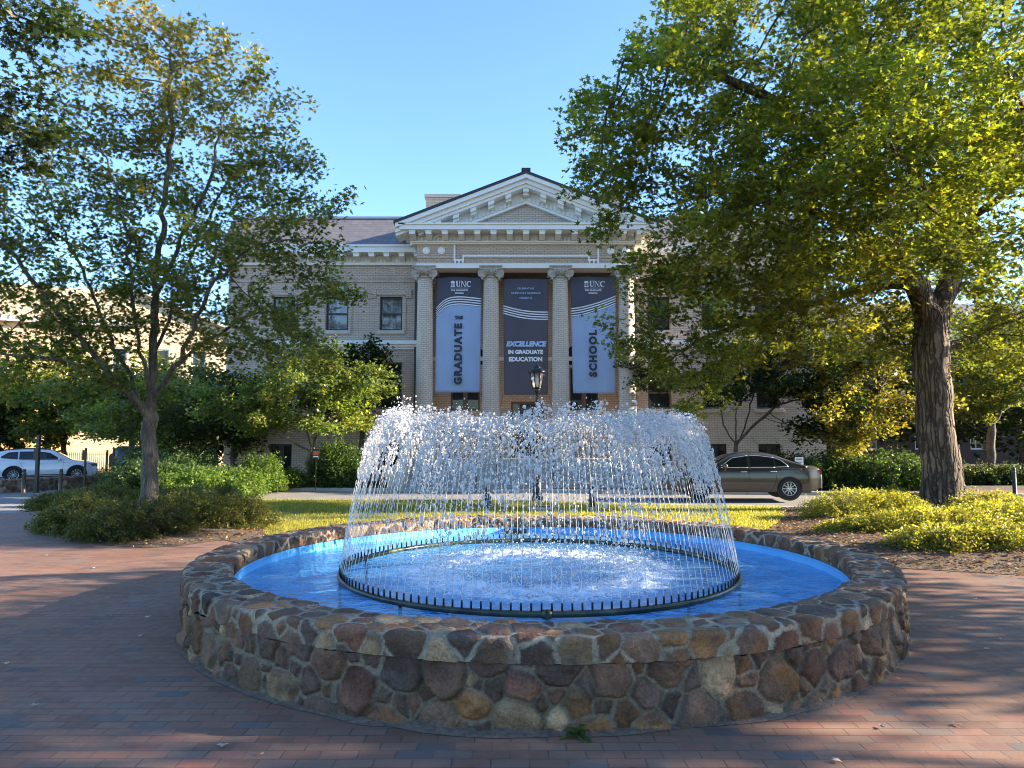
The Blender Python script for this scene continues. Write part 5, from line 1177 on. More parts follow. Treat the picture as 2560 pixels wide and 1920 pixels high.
for i, (px, py, rx, ry, h, lab) in enumerate((
    (2130, 1300, 1.25, .9, .66, 'golden green low shrub at the left end of the right bed'),
    (2230, 1300, 1.0, .9, .60, 'bright yellow green shrub left of the thick maple trunk'),
    (2290, 1345, 1.15, .75, .52, 'yellow green shrub with bare stems showing below, before the thick trunk'),
    (2400, 1345, 1.1, .8, .50, 'bright shrub at the front of the right bed, below the trunk flare'),
    (2490, 1330, 1.2, .9, .56, 'lime coloured shrub right of the thick maple trunk'),
    (2590, 1340, 1.2, 1.0, .58, 'lime coloured shrub cut by the right edge of the photo'),
    (2480, 1290, 1.2, .9, .55, 'low sunlit shrub behind the lime ones near the right edge'),
    (2230, 1275, .9, .7, .5, 'small sunlit shrub tucked behind the left of the thick trunk'),
    (2360, 1385, .95, .6, .42, 'lowest front shrub of the right bed, directly below the trunk flare over dry leaves'),
    (2500, 1385, 1.0, .65, .45, 'front yellow green shrub near the right edge, just above the leaf litter'),
    (2150, 1345, .8, .5, .36, 'small yellow green shrub over the mulch at the front left of the right bed'))):
    q = gnd(px, py); shrub(lab, (q.x, q.y), rx, ry, h, 560, 38, .040, SHR, 230 + i, name='spreading_shrub', group='low shrubs around the right maple', arch=.4)
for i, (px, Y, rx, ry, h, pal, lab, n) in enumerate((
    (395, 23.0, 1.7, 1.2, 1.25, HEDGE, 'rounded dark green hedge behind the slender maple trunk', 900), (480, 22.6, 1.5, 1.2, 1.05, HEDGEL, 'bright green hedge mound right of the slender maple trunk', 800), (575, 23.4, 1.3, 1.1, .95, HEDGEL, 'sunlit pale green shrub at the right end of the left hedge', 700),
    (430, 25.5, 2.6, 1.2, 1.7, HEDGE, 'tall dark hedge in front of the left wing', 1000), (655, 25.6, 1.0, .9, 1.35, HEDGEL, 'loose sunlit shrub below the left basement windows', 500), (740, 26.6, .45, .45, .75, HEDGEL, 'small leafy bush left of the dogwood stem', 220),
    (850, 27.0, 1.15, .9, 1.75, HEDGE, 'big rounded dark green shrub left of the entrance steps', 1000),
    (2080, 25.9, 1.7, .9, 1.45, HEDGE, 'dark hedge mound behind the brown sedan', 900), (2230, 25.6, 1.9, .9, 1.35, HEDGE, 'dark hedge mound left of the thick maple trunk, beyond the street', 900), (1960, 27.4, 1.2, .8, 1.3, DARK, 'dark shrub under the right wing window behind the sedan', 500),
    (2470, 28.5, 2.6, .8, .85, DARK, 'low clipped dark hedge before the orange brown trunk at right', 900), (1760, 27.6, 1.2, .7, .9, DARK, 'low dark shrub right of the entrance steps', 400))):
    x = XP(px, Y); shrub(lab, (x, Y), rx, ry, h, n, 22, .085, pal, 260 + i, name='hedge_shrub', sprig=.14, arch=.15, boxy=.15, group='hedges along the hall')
# ------------------------------------------------------------------ grass, leaf litter, fallen leaves
def in_poly(x, y, poly):
    c = np.zeros(len(x), bool); n = len(poly)
    for i in range(n):
        (x1, y1), (x2, y2) = poly[i], poly[(i + 1) % n]
        if y1 == y2: continue
        c ^= ((y1 > y) != (y2 > y)) & (x < (x2 - x1) * (y - y1) / (y2 - y1) + x1)
    return c
def scatter(poly, n, r):
    P_ = np.array(poly); x = r.uniform(P_[:, 0].min(), P_[:, 0].max(), n); y = r.uniform(P_[:, 1].min(), P_[:, 1].max(), n); k = in_poly(x, y, poly); return x[k], y[k]
def grass():
    r = np.random.default_rng(5); x, y = scatter(LAWN, 150000, r); k = (np.hypot(x - FC.x, y - FC.y) > RO + .05) & (r.random(len(x)) < .45 + .55 * (vn(np.c_[x, y], .9, 4) > -.25)); x, y = x[k], y[k]; n = len(x)
    z = g(x, y) + .012; a = r.uniform(0, 2 * PI, n); h = r.uniform(.03, .085, n); w = .006; lx, ly = r.normal(0, .03, n), r.normal(0, .03, n)
    V = np.stack([np.c_[x - w * np.cos(a), y - w * np.sin(a), z], np.c_[x + w * np.cos(a), y + w * np.sin(a), z], np.c_[x + lx, y + ly, z + h]], 1).reshape(-1, 3)
    c = palette(r, n, [(.19, .20, .035), (.26, .25, .045), (.12, .14, .028), (.32, .26, .10)], [4, 4, 2.5, 1.6])
    tag(npmesh('grass', V, np.arange(3 * n).reshape(-1, 3), M['leaf'], fcol=np.clip(c, 0, .8)), 'patchy sunlit lawn grass between the fountain and the street', 'grass', kind='stuff')
grass()
LITC = ([(.16, .085, .04), (.24, .14, .06), (.33, .22, .11), (.10, .055, .03), (.30, .13, .04), (.42, .32, .20)], [3, 3, 2, 3, .8, .8])
def litter(name, poly, n, size, seed, label, lift=.02, mask=None, fh=None):
    r = np.random.default_rng(seed); x, y = scatter(poly, n, r); x = x + r.normal(0, .10, len(x)); y = y + r.normal(0, .10, len(y)); k = np.hypot(x - FC.x, y - FC.y) > RO + .03
    if mask is not None: k &= mask(x, y, r)
    x, y = x[k], y[k]; z = g(x, y) + lift + r.random(len(x)) * .02 + (fh(x, y) if fh else 0)
    o = leaves(name, np.c_[x, y, z], size, palette(r, len(x), *LITC), M['dryleaf'], None, r, LEAF6 if size < .07 else LEAF5, up=1.6, spread=.45, curl=-.5)
    tag(o, label, 'leaf litter', kind='stuff')
litter('leaf_litter', RB, 42000, .055, 6, 'brown and orange fallen leaves covering the bed under the right maple', fh=lambda x, y: bed_h(x, y, RB))
litter('leaf_litter', LB, 16000, .055, 7, 'brown fallen leaves along the front of the left shrub bed', fh=lambda x, y: bed_h(x, y, LB))
litter('leaf_litter', LAWN, 1500, .07, 8, 'dry leaves sprinkled over the lawn', lift=.03)
litter('leaf_litter', [(-14, 3), (14, 3), (18, 9.2), (3.4, 10.4), (-3, 9.9), (-14, 11)], 1500, .016, 9, 'tiny dry leaf crumbs and grit scattered on the brick plaza', lift=.0, mask=lambda x, y, r: r.random(len(x)) < .15 + .6 * np.exp(-np.abs(np.hypot(x - FC.x, y - FC.y) - RO - .25) / .35))
def one_leaf(px, py, size, label, seed, col, group=None):
    r = np.random.default_rng(seed); q = gnd(px, py); a = r.uniform(0, 2 * PI); t = [(x, y) for x, y in LEAF5]
    n = len(t); V = [(0, 0, .012)]; 
    for x, y in t: V.append((size * (x * math.cos(a) - y * math.sin(a)), size * (x * math.sin(a) + y * math.cos(a)), .008 + size * (.9 * (x * x) * r.uniform(.3, 1.0) + .35 * max(0, y) ** 2 * r.random()) + r.random() * .004))
    Fa = [(0, 1 + i, 1 + (i + 1) % n) for i in range(n)]; V = np.array(V) + np.array([q.x, q.y, q.z])
    o = npmesh('fallen_leaf', V, np.array(Fa), M['dryleaf'], None, True, fcol=np.tile(np.array(col), (n, 1))); tag(o, label, 'leaf', group)
PL, GRP = 'small dry maple leaf lying on the brick plaza', 'fallen leaves on the plaza'
one_leaf(560, 1864, 0.078, 'pale star shaped dry leaf on the bricks at the bottom left, nearest the viewer', 1, (.52, .44, .36))
one_leaf(2100, 1906, 0.064, 'pale dry leaf on the bricks at the bottom edge, right of centre', 2, (.50, .42, .33))
one_leaf(655, 1890, 0.035, 'small curled brown leaf near the bottom edge, right of the pale star shaped one', 3, (.30, .2, .13))
one_leaf(366, 1546, 0.067, 'pale dry leaf standing on the bricks left of the fountain wall', 4, (.5, .43, .36))
one_leaf(346, 1593, 0.058, 'flat pale leaf just below the standing one left of the fountain', 5, (.48, .4, .33))
one_leaf(2390, 1811, 0.070, 'curled brown leaf on the bricks at the lower right', 6, (.34, .24, .17))
one_leaf(2460, 1624, 0.064, 'pale curled leaf on the bricks right of the fountain', 7, (.55, .46, .34))
one_leaf(1178, 1849, 0.043, 'crumpled red brown leaf at the foot of the fountain wall', 8, (.28, .12, .06))
for i, (px, py) in enumerate(((272, 1497), (222, 1417), (238, 1421), (340, 1422), (280, 1542), (18, 1662), (213, 1466), (48, 1671), (268, 1405), (330, 1486), (2250, 1700), (2380, 1545), (2505, 1600), (2300, 1480), (2440, 1500), (120, 1390), (210, 1676), (2200, 1820), (90, 1765), (420, 1400))):
    r = np.random.default_rng(300 + i); one_leaf(px, py, r.uniform(.035, .058), PL, 20 + i, tuple(np.array([(.45, .37, .29), (.30, .19, .12), (.5, .42, .33)][i % 3]) * r.uniform(.8, 1.1)), GRP)
# weed at the foot of the wall
def weed():
    q = gnd(1446, 1842); r = np.random.default_rng(9); o = empty('weed', tuple(q), 'small green weed growing at the foot of the fountain wall', 'plant'); V, Fa = [], []
    for k in range(26):
        a = r.uniform(0, 2 * PI); L = r.uniform(.06, .15); el = r.uniform(.3, 1.2); d = np.array([math.cos(a) * math.cos(el), math.sin(a) * math.cos(el), math.sin(el)]); s = np.array([-math.sin(a), math.cos(a), 0]) * .013; i = len(V)
        for t, w_ in ((0, .3), (.4, 1), (.75, .9), (1, .1)):
            c = d * L * t - np.array([0, 0, L * .5 * t * t]) + np.array([q.x, q.y, q.z + .01]); V += [c - s * w_, c + s * w_]
        Fa += [(i, i + 1, i + 3, i + 2), (i + 2, i + 3, i + 5, i + 4), (i + 4, i + 5, i + 7, i + 6)]
    npmesh('foliage', np.array(V), np.array(Fa), M['leaf'], o, fcol=palette(r, len(Fa), [(.06, .10, .03), (.09, .13, .05)], [1, 1]))
weed()
# ------------------------------------------------------------------ neighbouring buildings
def cream():
    Y = 58.0; o = empty('cream_building', (-38, Y, -1), 'sunlit cream building with a pale metal roof far behind the trees at the left', 'building')
    ms = plain("cream_stucco", (.52, .41, .27), .85, bump=.003); mo = plain('ochre_stucco', (.55, .34, .15), .85); mr = plain('pale_metal_roof', (.42, .40, .38), .45, 0)
    xl, xr, zt, ze = XP(-420, Y), XP(540, Y), ZP(712, Y), ZP(800, Y)
    xm = XP(305, Y); w = MB(); hol = [(XP(p, Y), XP(p + 34, Y), ZP(940, Y), ZP(860, Y)) for p in (60, 150, 250, 350, 440)] + [(XP(p, Y), XP(p + 34, Y), ZP(1090, Y), ZP(1020, Y)) for p in (60, 150, 250, 350, 440)]
    wall_holes(w, xl, xr, -1.5, ZP(840, Y), hol, Y, .3); w.quad((xr, Y, -1.5), (xr, Y + 20, -1.5), (xr, Y + 20, ZP(840, Y)), (xr, Y, ZP(840, Y)))
    w.quad((xl, Y, -1.5), (xl, Y + 20, -1.5), (xl, Y + 20, ZP(840, Y)), (xl, Y, ZP(840, Y)))
    w.build('wall', ms, o)
    g_ = MB(); zl = ZP(840, Y); g_.prism([(xl, zl + .003), (xr, zl + .003), (xr, ZP(800, Y)), (xm, zt - .1), (xl, zt - .1)], Y - .03, Y + 20); g_.build('upper_wall', ms, o)
    r_ = MB(); r_.prismx([(Y - .6, zt - 3.2), (Y - .6, zt - 3.05), (Y + 5, zt + .6), (Y + 5, zt + .4)], xl, xm)
    k = xl
    while k < xm: r_.prismx([(Y - .62, zt - 3.04), (Y - .62, zt - 2.94), (Y + 5, zt + .7), (Y + 5, zt + .61)], k, k + .06); k += .55
    r_.prism([(xm, zt - .09), (xr + .8, ZP(812, Y)), (xr + .8, ZP(806, Y)), (xm, zt + .1)], Y - .6, Y + 20); r_.build('roof', mr, o)
    for h in hol:
        f = MB(); a, b, c, d = h; f.box(a, a + .1, Y + .1, Y + .2, c, d).box(b - .1, b, Y + .1, Y + .2, c, d).box(a + .1, b - .1, Y + .1, Y + .2, d - .1, d).box(a + .1, b - .1, Y + .1, Y + .2, c, c + .1).box(a + .1, b - .1, Y + .11, Y + .19, (c + d) / 2 - .05, (c + d) / 2 + .05)
        q = f.build('window', M['white'], o); MB().box(a + .1, b - .1, Y + .14, Y + .15, c + .1, d - .1).build('pane', M['glass'], q)
    b = MB(); b.box(xl, XP(92, Y - 3), Y - 3, Y - .61, -1.5, ZP(870, Y - 3)); b.build('porch', mo, o); MB().box(xl, XP(95, Y - 3), Y - 3.05, Y - .605, ZP(935, Y - 3), ZP(905, Y - 3)).build('porch_band', ms, o)
cream(); [o for o in COL.objects if o.name == 'cream_building'][0].rotation_euler.z = math.radians(24)
def rear_house():
    Y = 52.0; o = empty('brick_house', (38, Y, -.2), 'dark brick house with white sash windows far behind the right maple trunk', 'building')
    x0, x1, zt = 23.0, 62.0, 8.2; w = MB(); hol = []
    for k in range(9): a = 25 + k * 4; hol += [(a, a + 1.3, .9, 2.9), (a, a + 1.3, 4.6, 6.6)]
    wall_holes(w, x0, x1, -.6, zt, hol, Y, .25); w.quad((x0, Y, -.6), (x0, Y, zt), (x0, Y + 12, zt), (x0, Y + 12, -.6)).quad((x1, Y, -.6), (x1, Y + 12, -.6), (x1, Y + 12, zt), (x1, Y, zt))
    w.build('wall', brick_mat('red_brick_house', (.10, .045, .035), (.08, .036, .03), (.10, .085, .075), .22, .075, .008), o)
    MB().prismx([(Y - .5, zt + .003), (Y + 12.5, zt + .003), (Y + 6, zt + 4.4)], x0 - .5, x1 + .5).build('roof', M['slate'], o); MB().box(x0 - .3, x1 + .3, Y - .35, Y - .002, zt - .3, zt).build('eaves', M['white'], o)
    for a, b, c, d in hol:
        f = MB(); f.box(a, a + .09, Y + .06, Y + .16, c, d).box(b - .09, b, Y + .06, Y + .16, c, d).box(a + .09, b - .09, Y + .06, Y + .16, d - .09, d).box(a + .09, b - .09, Y + .06, Y + .16, c, c + .09).box(a + .09, b - .09, Y + .07, Y + .15, (c + d) / 2 - .04, (c + d) / 2 + .04)
        for t in (.33, .67): f.box(a + (b - a) * t - .02, a + (b - a) * t + .02, Y + .075, Y + .145, c + .09, d - .09)
        q = f.build('window', M['white'], o); MB().box(a + .09, b - .09, Y + .1, Y + .11, c + .09, d - .09).build('pane', M['glass'], q)
rear_house()
for i, (x, y, hh, rr, lab, pl) in enumerate(((-52, 62, 11, 6, 'big shaded tree at the far left beyond the cream building', DARK), (-30, 76, 13, 5, 'tall green tree behind the cream building', OLIVE), (60, 58, 12, 6, 'big dark tree at the far right horizon', DARK), (48, 38, 9, 5, 'broad dark tree beyond the right edge of the hall lawn', DARK), (30, 66, 14, 6, 'tall tree rising over the dark brick house', GREEN))):
    small(lab, (x, y, -.5), [[(x, y, 1.5), (x, y, 4)]], .3, [(x, y, hh * .55, rr, rr, hh * .38)], 420, 7000, .42, pl, 'barkdark', 91 + i, name='broadleaf_tree', D=.7, clump=1.2, lspread=.6, dk=1.0)
# ------------------------------------------------------------------ cars
def paint(name, col, metal=.6, rough=.28):
    t = NT(name); n = t.noise(t.coord(), 400, 2); c = t.mix(n, tuple(k * .9 for k in col), tuple(min(1, k * 1.1) for k in col))
    return t.fin(t.pbsdf(c, rough, metal, Coat_Weight=.8, Coat_Roughness=.06))
M['tyre'] = plain('tyre_rubber', (.018, .018, .018), .85); M['alloy'] = plain('alloy_rim', (.62, .60, .57), .3, .85, var=.03); M['darkrim'] = plain('dark_rim_pocket', (.02, .02, .022), .5)
M['carglass'] = (lambda t: t.fin(t.pbsdf((.012, .014, .017), .03)))(NT('tinted_car_glass')); M['chrome'] = plain('chrome', (.75, .74, .72), .15, 1, var=.02)
M['plastic'] = plain('black_plastic', (.015, .015, .018), .55); M['seam'] = plain('panel_gap', (.008, .008, .008), .8); M['redlamp'] = plain('red_tail_lamp', (.35, .015, .012), .15); M['headlamp'] = plain('headlamp_lens', (.10, .11, .13), .08)
def car(name, loc, yaw, label, cat, L, Wd, Hh, bel, roof, axles, rt, mpaint, sill=.24, tumble=.20, wins=(), seams=(), handles=(), trim=None, hub=5, cladding=None, boxy=0.0, roofw=None, rails=False, parts=None):
    root = empty(name, loc, label, cat, None, yaw); hw = Wd / 2
    bx, bz = zip(*bel); rx, rz = zip(*roof); bz_ = lambda x: float(np.interp(x, bx, bz)); rz_ = lambda x: float(np.interp(x, rx, rz))
    ra = rt + .055
    def zbot(x):
        z = sill + .10 * float(sstep(.35, 0, x)) + .12 * float(sstep(L - .45, L, x))
        for a in axles:
            if abs(x - a) < ra: z = max(z, rt + math.sqrt(ra * ra - (x - a) ** 2) * (1.0))
        return z
    def plan(x): return hw * (1 - (.20 - .1 * boxy) * float(sstep(.75, 0, x)) ** 1.5 - (.14 - .08 * boxy) * float(sstep(L - .6, L, x)) ** 1.5)
    def yb(x, z):
        zt = bz_(x); mid = .60; k = (z - mid); y = plan(x) * (1 - .05 * (max(0, k) / .45) ** 2 - .07 * (max(0, -k) / .4) ** 2)
        return y
    def yg(x, z): # greenhouse half width
        z0 = bz_(x) - .02; z1 = max(roof_hi, z0 + .1); t = min(1, max(0, (z - z0) / (z1 - z0))); return yb(x, z0) * .965 - (tumble * t + .03 * t * t)
    roof_hi = max(rz)
    xs = set(np.linspace(0, L, 90)); 
    for a in axles: xs |= {a + ra * math.cos(q) for q in np.linspace(0, PI, 25)} | {a - ra - .004, a + ra + .004}
    xs = sorted(x for x in xs if 0 <= x <= L); nr = 12; V, Fa = [], []
    for x in xs:
        z0, z1 = zbot(x), bz_(x); col = []
        for j in range(nr + 1):
            t = j / nr; z = z0 + (z1 - z0) * t; y = yb(x, z)
            if t > .82: y -= .055 * ((t - .82) / .18) ** 2
            col.append((y, z))
        cr = [(yb(x, z1) * .6, z1 + .022), (0, z1 + .034)]
        full = [(-y, z) for y, z in col] + [(-cr[0][0], cr[0][1]), (0, cr[1][1]), (cr[0][0], cr[0][1])] + [(y, z) for y, z in col[::-1]]
        V += [(x, y, z) for y, z in full]
    m = len(full)
    for i in range(len(xs) - 1):
        for j in range(m - 1): a = i * m + j; Fa.append((a, a + m, a + m + 1, a + 1))
    b = MB(); b.v = V; b.f = Fa + [tuple(range(m - 1, -1, -1)), tuple((len(xs) - 1) * m + k for k in range(m))]; b.sm = [True] * len(Fa) + [False, False]
    body = b.build('body', mpaint, root, local=True)
    # greenhouse
    g0, g1 = rx[0], rx[-1]; gx = np.linspace(g0, g1, 60); b = MB(); V = []; nr2 = 8
    for x in gx:
        z0, z1 = bz_(x) - .02, rz_(x); col = []
        for j in range(nr2 + 1):
            t = j / nr2; z = z0 + (z1 - z0) * t; y = yg(x, z)
            if t > .8: y -= .07 * ((t - .8) / .2) ** 2 * min(1, (z1 - z0) / .3)
            col.append((y, z))
        full = [(-y, z) for y, z in col] + [(-col[-1][0] * .55, z1 + .03), (0, z1 + .038), (col[-1][0] * .55, z1 + .03)] + [(y, z) for y, z in col[::-1]]; V += [(x, y, z) for y, z in full]
    m = len(full); b.v = V
    for i in range(len(gx) - 1):
        for j in range(m - 1): a = i * m + j; b.f.append((a, a + m, a + m + 1, a + 1)); b.sm.append(True)
    b.f += [tuple(range(m - 1, -1, -1)), tuple((len(gx) - 1) * m + k for k in range(m))]; b.sm += [False, False]
    b.build('cabin', mpaint, root, local=True)
    # side glass: each window (x,z lower line, upper line)
    for s in (-1, 1):
        for xa, xb, lo, hi in wins:
            g_ = MB(); xx = np.linspace(xa, xb, 14); lo_ = np.interp(xx, *zip(*lo)); hi_ = np.interp(xx, *zip(*hi))
            for i in range(13):
                for j in range(4):
                    q = []
                    for ii, jj in ((i, j), (i + 1, j), (i + 1, j + 1), (i, j + 1)): z = lo_[ii] + (hi_[ii] - lo_[ii]) * jj / 4; q.append((xx[ii], s * (yg(xx[ii], z) + .012), z))
                    g_.quad(*q, sm=True)
            w_ = g_.build('side_window', M['carglass'], root, local=True)
            fr = MB(); P_ = [(x, s * (yg(x, z) + .014), z) for x, z in zip(xx, hi_)]; Q_ = [(x, s * (yg(x, z) + .014), z) for x, z in zip(xx, lo_)]
            fr.tube(P_, .013, 5); fr.tube(Q_, .012, 5); fr.build('window_trim', trim or M['plastic'], w_, local=True)
        for xa, za, xb, zb in seams:
            t_ = MB(); pts = [(xa + (xb - xa) * k / 10, s * (yb(xa + (xb - xa) * k / 10, za + (zb - za) * k / 10) - .003), za + (zb - za) * k / 10) for k in range(11)]; t_.tube(pts, .007, 4); t_.build('door_gap', M['seam'], root, local=True)
        for x, z in handles:
            t_ = MB(); y = s * (yb(x, z) + .012); t_.tube([(x - .10, y - s * .02, z), (x - .08, y + s * .012, z), (x + .08, y + s * .012, z), (x + .10, y - s * .02, z)], .017, 6); t_.build('door_handle', M['chrome'] if trim else mpaint, root, local=True)
        x = rx[0] + .62; z = bz_(x) + .06; y = s * (yb(x, z) + .05)
        mr = MB(); mr.lathe([(.02, -.10), (.07, -.09), (.085, -.02), (.08, .05), (.03, .09)], (x, y + s * .08, z + .03), 12, axis='y'); mr.tube([(x, y - s * .1, z - .03), (x, y + s * .04, z + .02)], .03, 6); mr.build('mirror', mpaint, root, local=True)
        for a in axles:
            yy = s * (hw - .125)
            ty = MB(); ty.lathe([(rt * .66, -.105), (rt * .93, -.11), (rt, -.07), (rt, .07), (rt * .93, .11), (rt * .66, .105)], (a, yy, rt), 40, axis='y', cap=False); wh = ty.build('wheel', M['tyre'], root, local=True)
            rm = MB(); d = .07 * s; rm.lathe([(rt * .67, -.09), (rt * .67, .09)], (a, yy, rt), 32, axis='y', cap=False); rm.lathe([(rt * .69, d + .02 * s), (rt * .62, d + .028 * s), (rt * .60, d - .01 * s)], (a, yy, rt), 32, axis='y', cap=False)
            for k in range(hub * 2):
                an = 2 * PI * k / (hub * 2) + (.09 if k % 2 else -.09); c1 = Vector((a + .05 * math.cos(an), yy + d + .012 * s, rt + .05 * math.sin(an))); an2 = an + (-.10 if k % 2 else .10); c2 = Vector((a + rt * .63 * math.cos(an2), yy + d + .018 * s, rt + rt * .63 * math.sin(an2))); rm.tube([c1, c2], [.022, .017], 5)
            rm.lathe([(.065, d), (.06, d + .03 * s), (.02, d + .034 * s)], (a, yy, rt), 16, axis='y'); rm.build('rim', M['alloy'], wh, local=True)
            MB().lathe([(rt * .66, -.02), (rt * .66, .0)], (a, yy + s * .01, rt), 24, axis='y').build('brake_disc', M['darkrim'], wh, local=True)
            # dark wheel well
            ww = MB(); ww.lathe([(ra - .004, -.30), (ra - .004, .0)], (a, s * (hw - .06) if s > 0 else -(hw - .06) + .30, rt + .005), 24, axis='y'); ww.build('wheel_well', M['plastic'], root, local=True)
            if cladding:
                cl = MB(); pts = []
                for q in np.linspace(-.12, PI + .12, 22): x, z = a + (ra + .03) * math.cos(q), rt + (ra + .03) * math.sin(q); pts.append((x, s * (yb(x, max(z, sill)) + .004), z))
                cl.tube(pts, .035, 6); cl.build('arch_cladding', M['plastic'], root, local=True)
        if cladding:
            cl = MB(); cl.prism([(axles[0] + ra, sill - .04), (axles[1] - ra, sill - .04), (axles[1] - ra, sill + .10), (axles[0] + ra, sill + .10)], s * (hw - .12), s * (hw - .015)); cl.build('sill_cladding', M['plastic'], root, local=True)
            cl = MB(); cl.box(axles[0] + ra + .1, axles[1] - ra - .1, min(s * (hw - .014), s * (hw - .004)), max(s * (hw - .014), s * (hw - .004)), sill + .02, sill + .045); cl.build('sill_strip', M['chrome'], root, local=True)
        if rails:
            ra_ = MB(); xx = np.linspace(rx[0] + 1.25, rx[-1] - .35, 12); ra_.tube([(x, s * (yg(x, rz_(x)) - .10), rz_(x) + .06 * math.sin(PI * i / 11) ** .4) for i, x in enumerate(xx)], .022, 6); ra_.build('roof_rail', M['plastic'], root, local=True)
    # windscreen and rear glass on the slopes
    for xa, xb, nm in ((rx[0] + .06, rx[1] - .04, 'windscreen'), (rx[-2] + .05, rx[-1] - .06, 'rear_window')):
        g_ = MB(); xx = np.linspace(xa, xb, 8)
        for i in range(7):
            for j in range(6):
                q = []
                for ii, jj in ((i, j), (i + 1, j), (i + 1, j + 1), (i, j + 1)): w_ = (yg(xx[ii], rz_(xx[ii])) - .13) * (jj / 3 - 1); q.append((xx[ii], w_, rz_(xx[ii]) + .05 - .012 * abs(jj / 3 - 1)))
                g_.quad(*q, sm=True)
        g_.build(nm, M['carglass'], root, local=True)
    MB().box(.3, L - .3, -hw + .25, hw - .25, sill - .04, sill + .1).build('floor_pan', M['plastic'], root, local=True)
    for s in (-1, 1):
        y = s * (plan(L - .12) - .02); t_ = MB(); zt = bz_(L - .1)
        t_.prismz([(L - .40, y + s * .006), (L - .02, s * (plan(L - .02) - .005)), (L + .006, s * (plan(L) - .08)), (L + .006, s * (plan(L) - .40)), (L - .30, s * (plan(L) - .40))], zt - .30, zt - .06); t_.build('tail_light', M['redlamp'], root, local=True)
        t_ = MB(); zt = bz_(.25); t_.prismz([(.62, s * (plan(.62) - .01)), (.10, s * (plan(.10) - .0)), (-.006, s * (plan(0) - .15)), (-.006, s * (plan(0) - .45)), (.45, s * (plan(.5) - .4))], zt - .20, zt - .035); t_.build('headlight', M['headlamp'], root, local=True)
    MB().box(-.02, .05, -hw * .5, hw * .5, .42, .60).build('grille', M['plastic'], root, local=True)
    bp = MB(); bp.box(L - .02, L + .025, -hw * .78, hw * .78, .40, .56); bp.build('rear_bumper', mpaint, root, local=True, bevel=.02)
    return root
sedan = paint('brown_grey_metallic', (.066, .055, .046), .45, .3)
q = Vector((XP(1969, 21.55), 21.55, 0)); yaw = math.radians(-6.0); La, Lx = 4.85, 1.0 + 2.82
off = (Vector((math.cos(yaw), math.sin(yaw), 0)) * Lx + Vector((math.sin(yaw), -math.cos(yaw), 0)) * .80) * .935
car('parked_car', (q.x - off.x, q.y - off.y, -.10), yaw, 'brown grey metallic sedan parked on the street behind the right side of the fountain spray', 'car', La, 1.79, 1.46,
    [(0, .58), (.12, .70), (.5, .80), (1.25, .93), (1.6, .95), (3.0, .97), (4.0, 1.0), (4.35, 1.04), (4.70, 1.02), (4.82, .94), (4.85, .80)], [(1.20, .92), (2.02, 1.36), (2.35, 1.43), (2.75, 1.455), (3.2, 1.43), (3.55, 1.36), (4.38, 1.035)], (1.0, 3.82), .335, sedan,
    wins=[(1.72, 2.56, [(1.72, .99), (2.56, 1.0)], [(1.72, 1.04), (2.10, 1.30), (2.56, 1.37)]), (2.64, 3.38, [(2.64, 1.0), (3.38, 1.01)], [(2.64, 1.375), (2.9, 1.375), (3.38, 1.315)]), (3.42, 3.80, [(3.42, 1.015), (3.80, 1.035)], [(3.42, 1.305), (3.62, 1.22), (3.80, 1.06)])],
    seams=[(2.60, .30, 2.60, .98), (1.52, .32, 1.50, .92), (3.40, .55, 3.47, .98), (3.40, .55, 3.30, .30), (1.52, .30, 3.30, .29)], handles=[(2.42, .86), (3.34, .88)], trim=M['chrome']).scale = (.935, .935, .935)
wp = paint('white_pearl', (.70, .71, .74), .05, .25)
yaw = math.radians(209); q = Vector((XP(38, 38.5), 38.5, 0)); Lx = .95 + 2.89
off = Vector((math.cos(yaw), math.sin(yaw), 0)) * Lx
d2 = Vector((-math.sin(yaw), math.cos(yaw), 0)); d2 = d2 if d2.y < 0 else -d2
c = q - off - d2 * .86
car('parked_car', (c.x, c.y, float(g(q.x + 1, q.y))), yaw, 'white suv with black roof rails parked at far left behind the low stone wall', 'car', 4.99, 1.93, 1.75,
    [(0, .72), (.1, .92), (.4, 1.02), (1.2, 1.10), (1.8, 1.12), (3.2, 1.15), (4.6, 1.19), (4.92, 1.12), (4.99, .95)], [(1.15, 1.08), (2.02, 1.60), (2.5, 1.70), (3.3, 1.71), (4.2, 1.66), (4.55, 1.60), (4.92, 1.13)], (.95, 3.84), .375, wp, sill=.28, tumble=.16,
    wins=[(1.80, 2.72, [(1.80, 1.17), (2.72, 1.18)], [(1.80, 1.22), (2.25, 1.52), (2.72, 1.60)]), (2.80, 3.62, [(2.80, 1.18), (3.62, 1.20)], [(2.80, 1.605), (3.62, 1.60)]), (3.68, 4.42, [(3.68, 1.205), (4.42, 1.28)], [(3.68, 1.595), (4.1, 1.56), (4.42, 1.34)])],
    seams=[(2.76, .40, 2.76, 1.15), (1.62, .45, 1.60, 1.08), (3.42, .75, 3.64, 1.16), (3.42, .75, 3.36, .42)], handles=[(2.58, 1.0), (3.50, 1.03)], cladding=True, rails=True)
gp = paint('dark_green', (.035, .095, .075), .2, .3); yaw = math.radians(196)
cc = Vector((XP(292, 45), 45, 0)); c = cc - Vector((math.cos(yaw), math.sin(yaw), 0)) * 4.4
